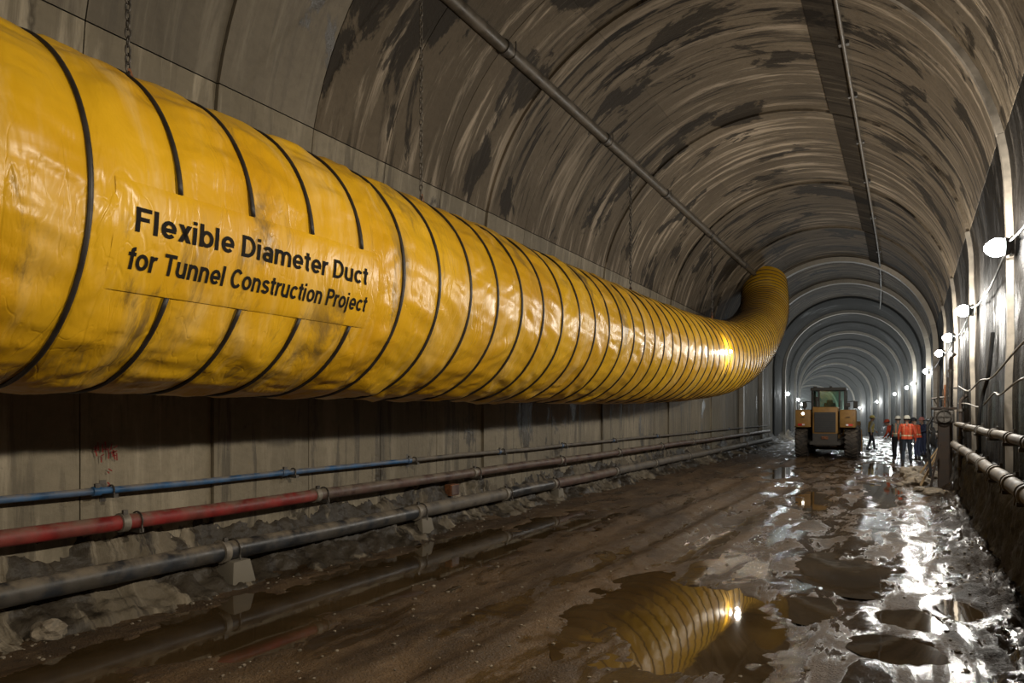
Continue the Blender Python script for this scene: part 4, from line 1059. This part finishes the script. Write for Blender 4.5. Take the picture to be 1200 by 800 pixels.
    for p, q, r0, r1, kn in caps:
        p_, q_ = np.array(p), np.array(q); d = q_ - p_; L2 = max(1e-9, d @ d)
        t_ = np.clip(((cen - p_) @ d) / L2, 0, 1); ds = np.linalg.norm(cen - p_ - t_[:, None] * d, axis=1) - (r0 + (r1 - r0) * t_)
        up_ = ds < best; best[up_] = ds[up_]; kd[up_] = kinds.index(kn)
    me.polygons.foreach_set('material_index', kd.astype(np.int32)); me.polygons.foreach_set('use_smooth', [True] * nf)
    body = link('body', me, root)
    # vest and reflective bands grown from the trunk
    nv = len(me.vertices); co = np.zeros(nv * 3); me.vertices.foreach_get('co', co); co = co.reshape(-1, 3)
    no = np.zeros(nv * 3); me.vertices.foreach_get('normal', no); no = no.reshape(-1, 3)
    Ri = np.array(Matrix.Rotation(lean, 3, 'X')); hp = np.array(hip) * k
    loc_ = (co - hp) @ Ri.T + hp                              # trunk upright again
    polys = [tuple(p.vertices) for p in me.polygons]
    cl_ = (cen - hp) @ Ri.T + hp
    def shell(name, mask, off, mat, parent, label=None):
        sel = [polys[i] for i in np.nonzero(mask)[0]]
        if not sel: return None
        ids = sorted({v_ for f in sel for v_ in f}); mp_ = {v_: i for i, v_ in enumerate(ids)}
        b = MB(); b.v = [tuple(co[i] + no[i] * off) for i in ids]; b.f = [tuple(mp_[v_] for v_ in f) for f in sel]
        o = b.build(name, mat, parent, 'all'); 
        if label: o['label'] = label
        return o
    zz = cl_[:, 2] / k; xx = np.abs(cl_[:, 0]) / k
    if vest:
        tm = ((kd == 1) | ((kd == 3) & (zz > 0.93) & (xx < 0.25))) & (zz > 0.93) & (zz < 1.47) & (xx < 0.21)
        vs_o = shell('vest', tm, 0.014 * k, M['c_' + vest], root, vest + ' safety vest')
        if striped and vs_o is not None:
            shell('reflective_band', tm & (zz > 1.03) & (zz < 1.075), 0.018 * k, M['stripe'], vs_o)
            shell('shoulder_band', tm & (zz > 1.075) & (xx > 0.085) & (xx < 0.11), 0.018 * k, M['tape_dull'], vs_o)
    # hair and helmet
    hm = Matrix.Translation(hc * k) @ Rh.to_4x4() @ Matrix.Translation((0, -0.008 * k, 0.045 * k))
    hb = MB(); hb.lathe([(0.098 * k, -0.055 * k), (0.102 * k, -0.01 * k), (0.098 * k, 0.03 * k)], 18, hm @ Matrix.Translation((0, -0.012 * k, 0)), False)
    hb.f = [f for f in hb.f if sum((hm.inverted() @ Vector(hb.v[i])).y for i in f) / len(f) < 0.03 * k]
    hb.build('hair', M['hair'], root, 'all')
    he = MB(); he.lathe([(0.135 * k, -0.002 * k), (0.137 * k, 0.008 * k), (0.118 * k, 0.016 * k), (0.113 * k, 0.06 * k), (0.092 * k, 0.105 * k), (0.05 * k, 0.128 * k), (0.003 * k, 0.133 * k)], 24, hm @ Matrix.Diagonal((0.93, 1.08, 1, 1)), False)
    ho = he.build('helmet', M['c_' + helmet], root, True)
    pk = MB(); pk.prism([(-0.085 * k, 0.10 * k), (0.085 * k, 0.10 * k), (0.06 * k, 0.185 * k), (-0.06 * k, 0.185 * k)], -0.002 * k, 0.010 * k, 'z'); pk.v = [tuple(hm @ Vector(p)) for p in pk.v]; pk.build('peak', M['c_' + helmet], ho)
    rd = MB(); rd.tube([hm @ Vector((0, -0.11 * k, 0.06 * k)), hm @ Vector((0, -0.05 * k, 0.128 * k)), hm @ Vector((0, 0.06 * k, 0.128 * k)), hm @ Vector((0, 0.115 * k, 0.06 * k))], 0.010 * k, 6); rd.build('ridge', M['c_' + helmet], ho, True)
    for sx in (-1, 1):
        e = MB(); e.lathe([(0.001, -0.009), (0.009, 0), (0.001, 0.009)], 8, Matrix.Translation(hd((sx * 0.034, 0.086, 0.008)) * k)); e.build('eye', M['eye'], root, True)
    return root
gz_ = lambda x, y: float(ground(np.array(x), np.array(y))) + OZ(y)
def stand(x, y): return (x, y, gz_(x, y) - 0.005)
person('worker in orange vest and pale helmet standing nearest, back turned', stand(0.02, 31.7), 0.05, 1.84, 0.03, vest='orange', trousers='blue', shirt='red', helmet='pale', legs={-1: (-0.13, -0.03), 1: (0.13, 0.04)},
       arms={-1: ((-0.27, -0.02, 1.13), (-0.26, 0.10, 0.93)), 1: ((0.27, -0.03, 1.13), (0.28, 0.05, 0.90))})
person('worker in grey vest walking just left of the nearest orange one', stand(-0.30, 35.0), 0.2, 1.80, 0.04, vest='grey', shirt='dark', trousers='dark', helmet='white', legs={-1: (-0.10, 0.18), 1: (0.10, -0.14)})
person('worker in orange leaning forward, leftmost of the group', stand(-0.46, 37.0), 1.2, 1.72, 0.45, vest='orange', shirt='red', trousers='dark', helmet='red', arms={-1: ((-0.24, 0.16, 1.16), (-0.16, 0.36, 1.08)), 1: ((0.24, 0.16, 1.16), (0.16, 0.36, 1.06))})
person('worker in orange vest bending at the right wall beside the nearest one', stand(0.42, 34.6), 0.9, 1.76, 0.22, vest='orange', shirt='red', trousers='navy', helmet='dark', head_nod=0.3, arms={-1: ((-0.25, 0.12, 1.16), (-0.18, 0.34, 1.02)), 1: ((0.25, 0.12, 1.16), (0.18, 0.34, 1.0))})
person('worker in navy clothes and pink helmet at the pale rail', stand(0.68, 37.2), 2.2, 1.70, 0.1, vest=None, shirt='navy', trousers='navy', helmet='pink', arms={-1: ((-0.27, 0.10, 1.18), (-0.14, 0.30, 1.14)), 1: ((0.27, 0.10, 1.18), (0.14, 0.30, 1.12))})
person('worker in yellow top and black trousers walking beside the loader', stand(-1.62, 42.0), -1.2, 1.76, 0.06, vest='yellow', shirt='pale', trousers='dark', helmet='yellow', legs={-1: (-0.09, 0.22), 1: (0.09, -0.2), 'bend': 0.05},
       arms={-1: ((-0.25, 0.14, 1.16), (-0.20, 0.30, 1.0)), 1: ((0.25, -0.12, 1.14), (0.26, -0.06, 0.9))})

# ------------------------------------------------------------------ haze hanging in the far part of the tunnel
hz = bpy.data.materials.new('haze'); hz.use_nodes = True; nt = hz.node_tree; nt.nodes.remove(nt.nodes['Principled BSDF'])
vsn = nt.nodes.new('ShaderNodeVolumeScatter'); vsn.inputs['Color'].default_value = (0.92, 0.96, 0.95, 1); vsn.inputs['Density'].default_value = HAZE; vsn.inputs['Anisotropy'].default_value = 0.35
nt.links.new(vsn.outputs[0], nt.nodes['Material Output'].inputs['Volume'])
if HAZE > 0:
    sec = np.linspace(0, S_END, 26); mb = MB(); n = len(sec); yl = np.linspace(38.5, 184, 26)
    for y in yl:
        x, z = prof(sec, -0.1); mb.v += [(a + OX(y), y, b + OZ(y)) for a, b in zip(x, z)]
    for i in range(len(yl) - 1):
        for k in range(n):
            l = (k + 1) % n; mb.f.append((i * n + k, i * n + l, (i + 1) * n + l, (i + 1) * n + k))
    mb.f.append(tuple(range(n))); mb.f.append(tuple((len(yl) - 1) * n + k for k in range(n)))
    tag(mb.build('haze', hz), 'thin bluish dust haze in the far tunnel', 'haze', kind='stuff')
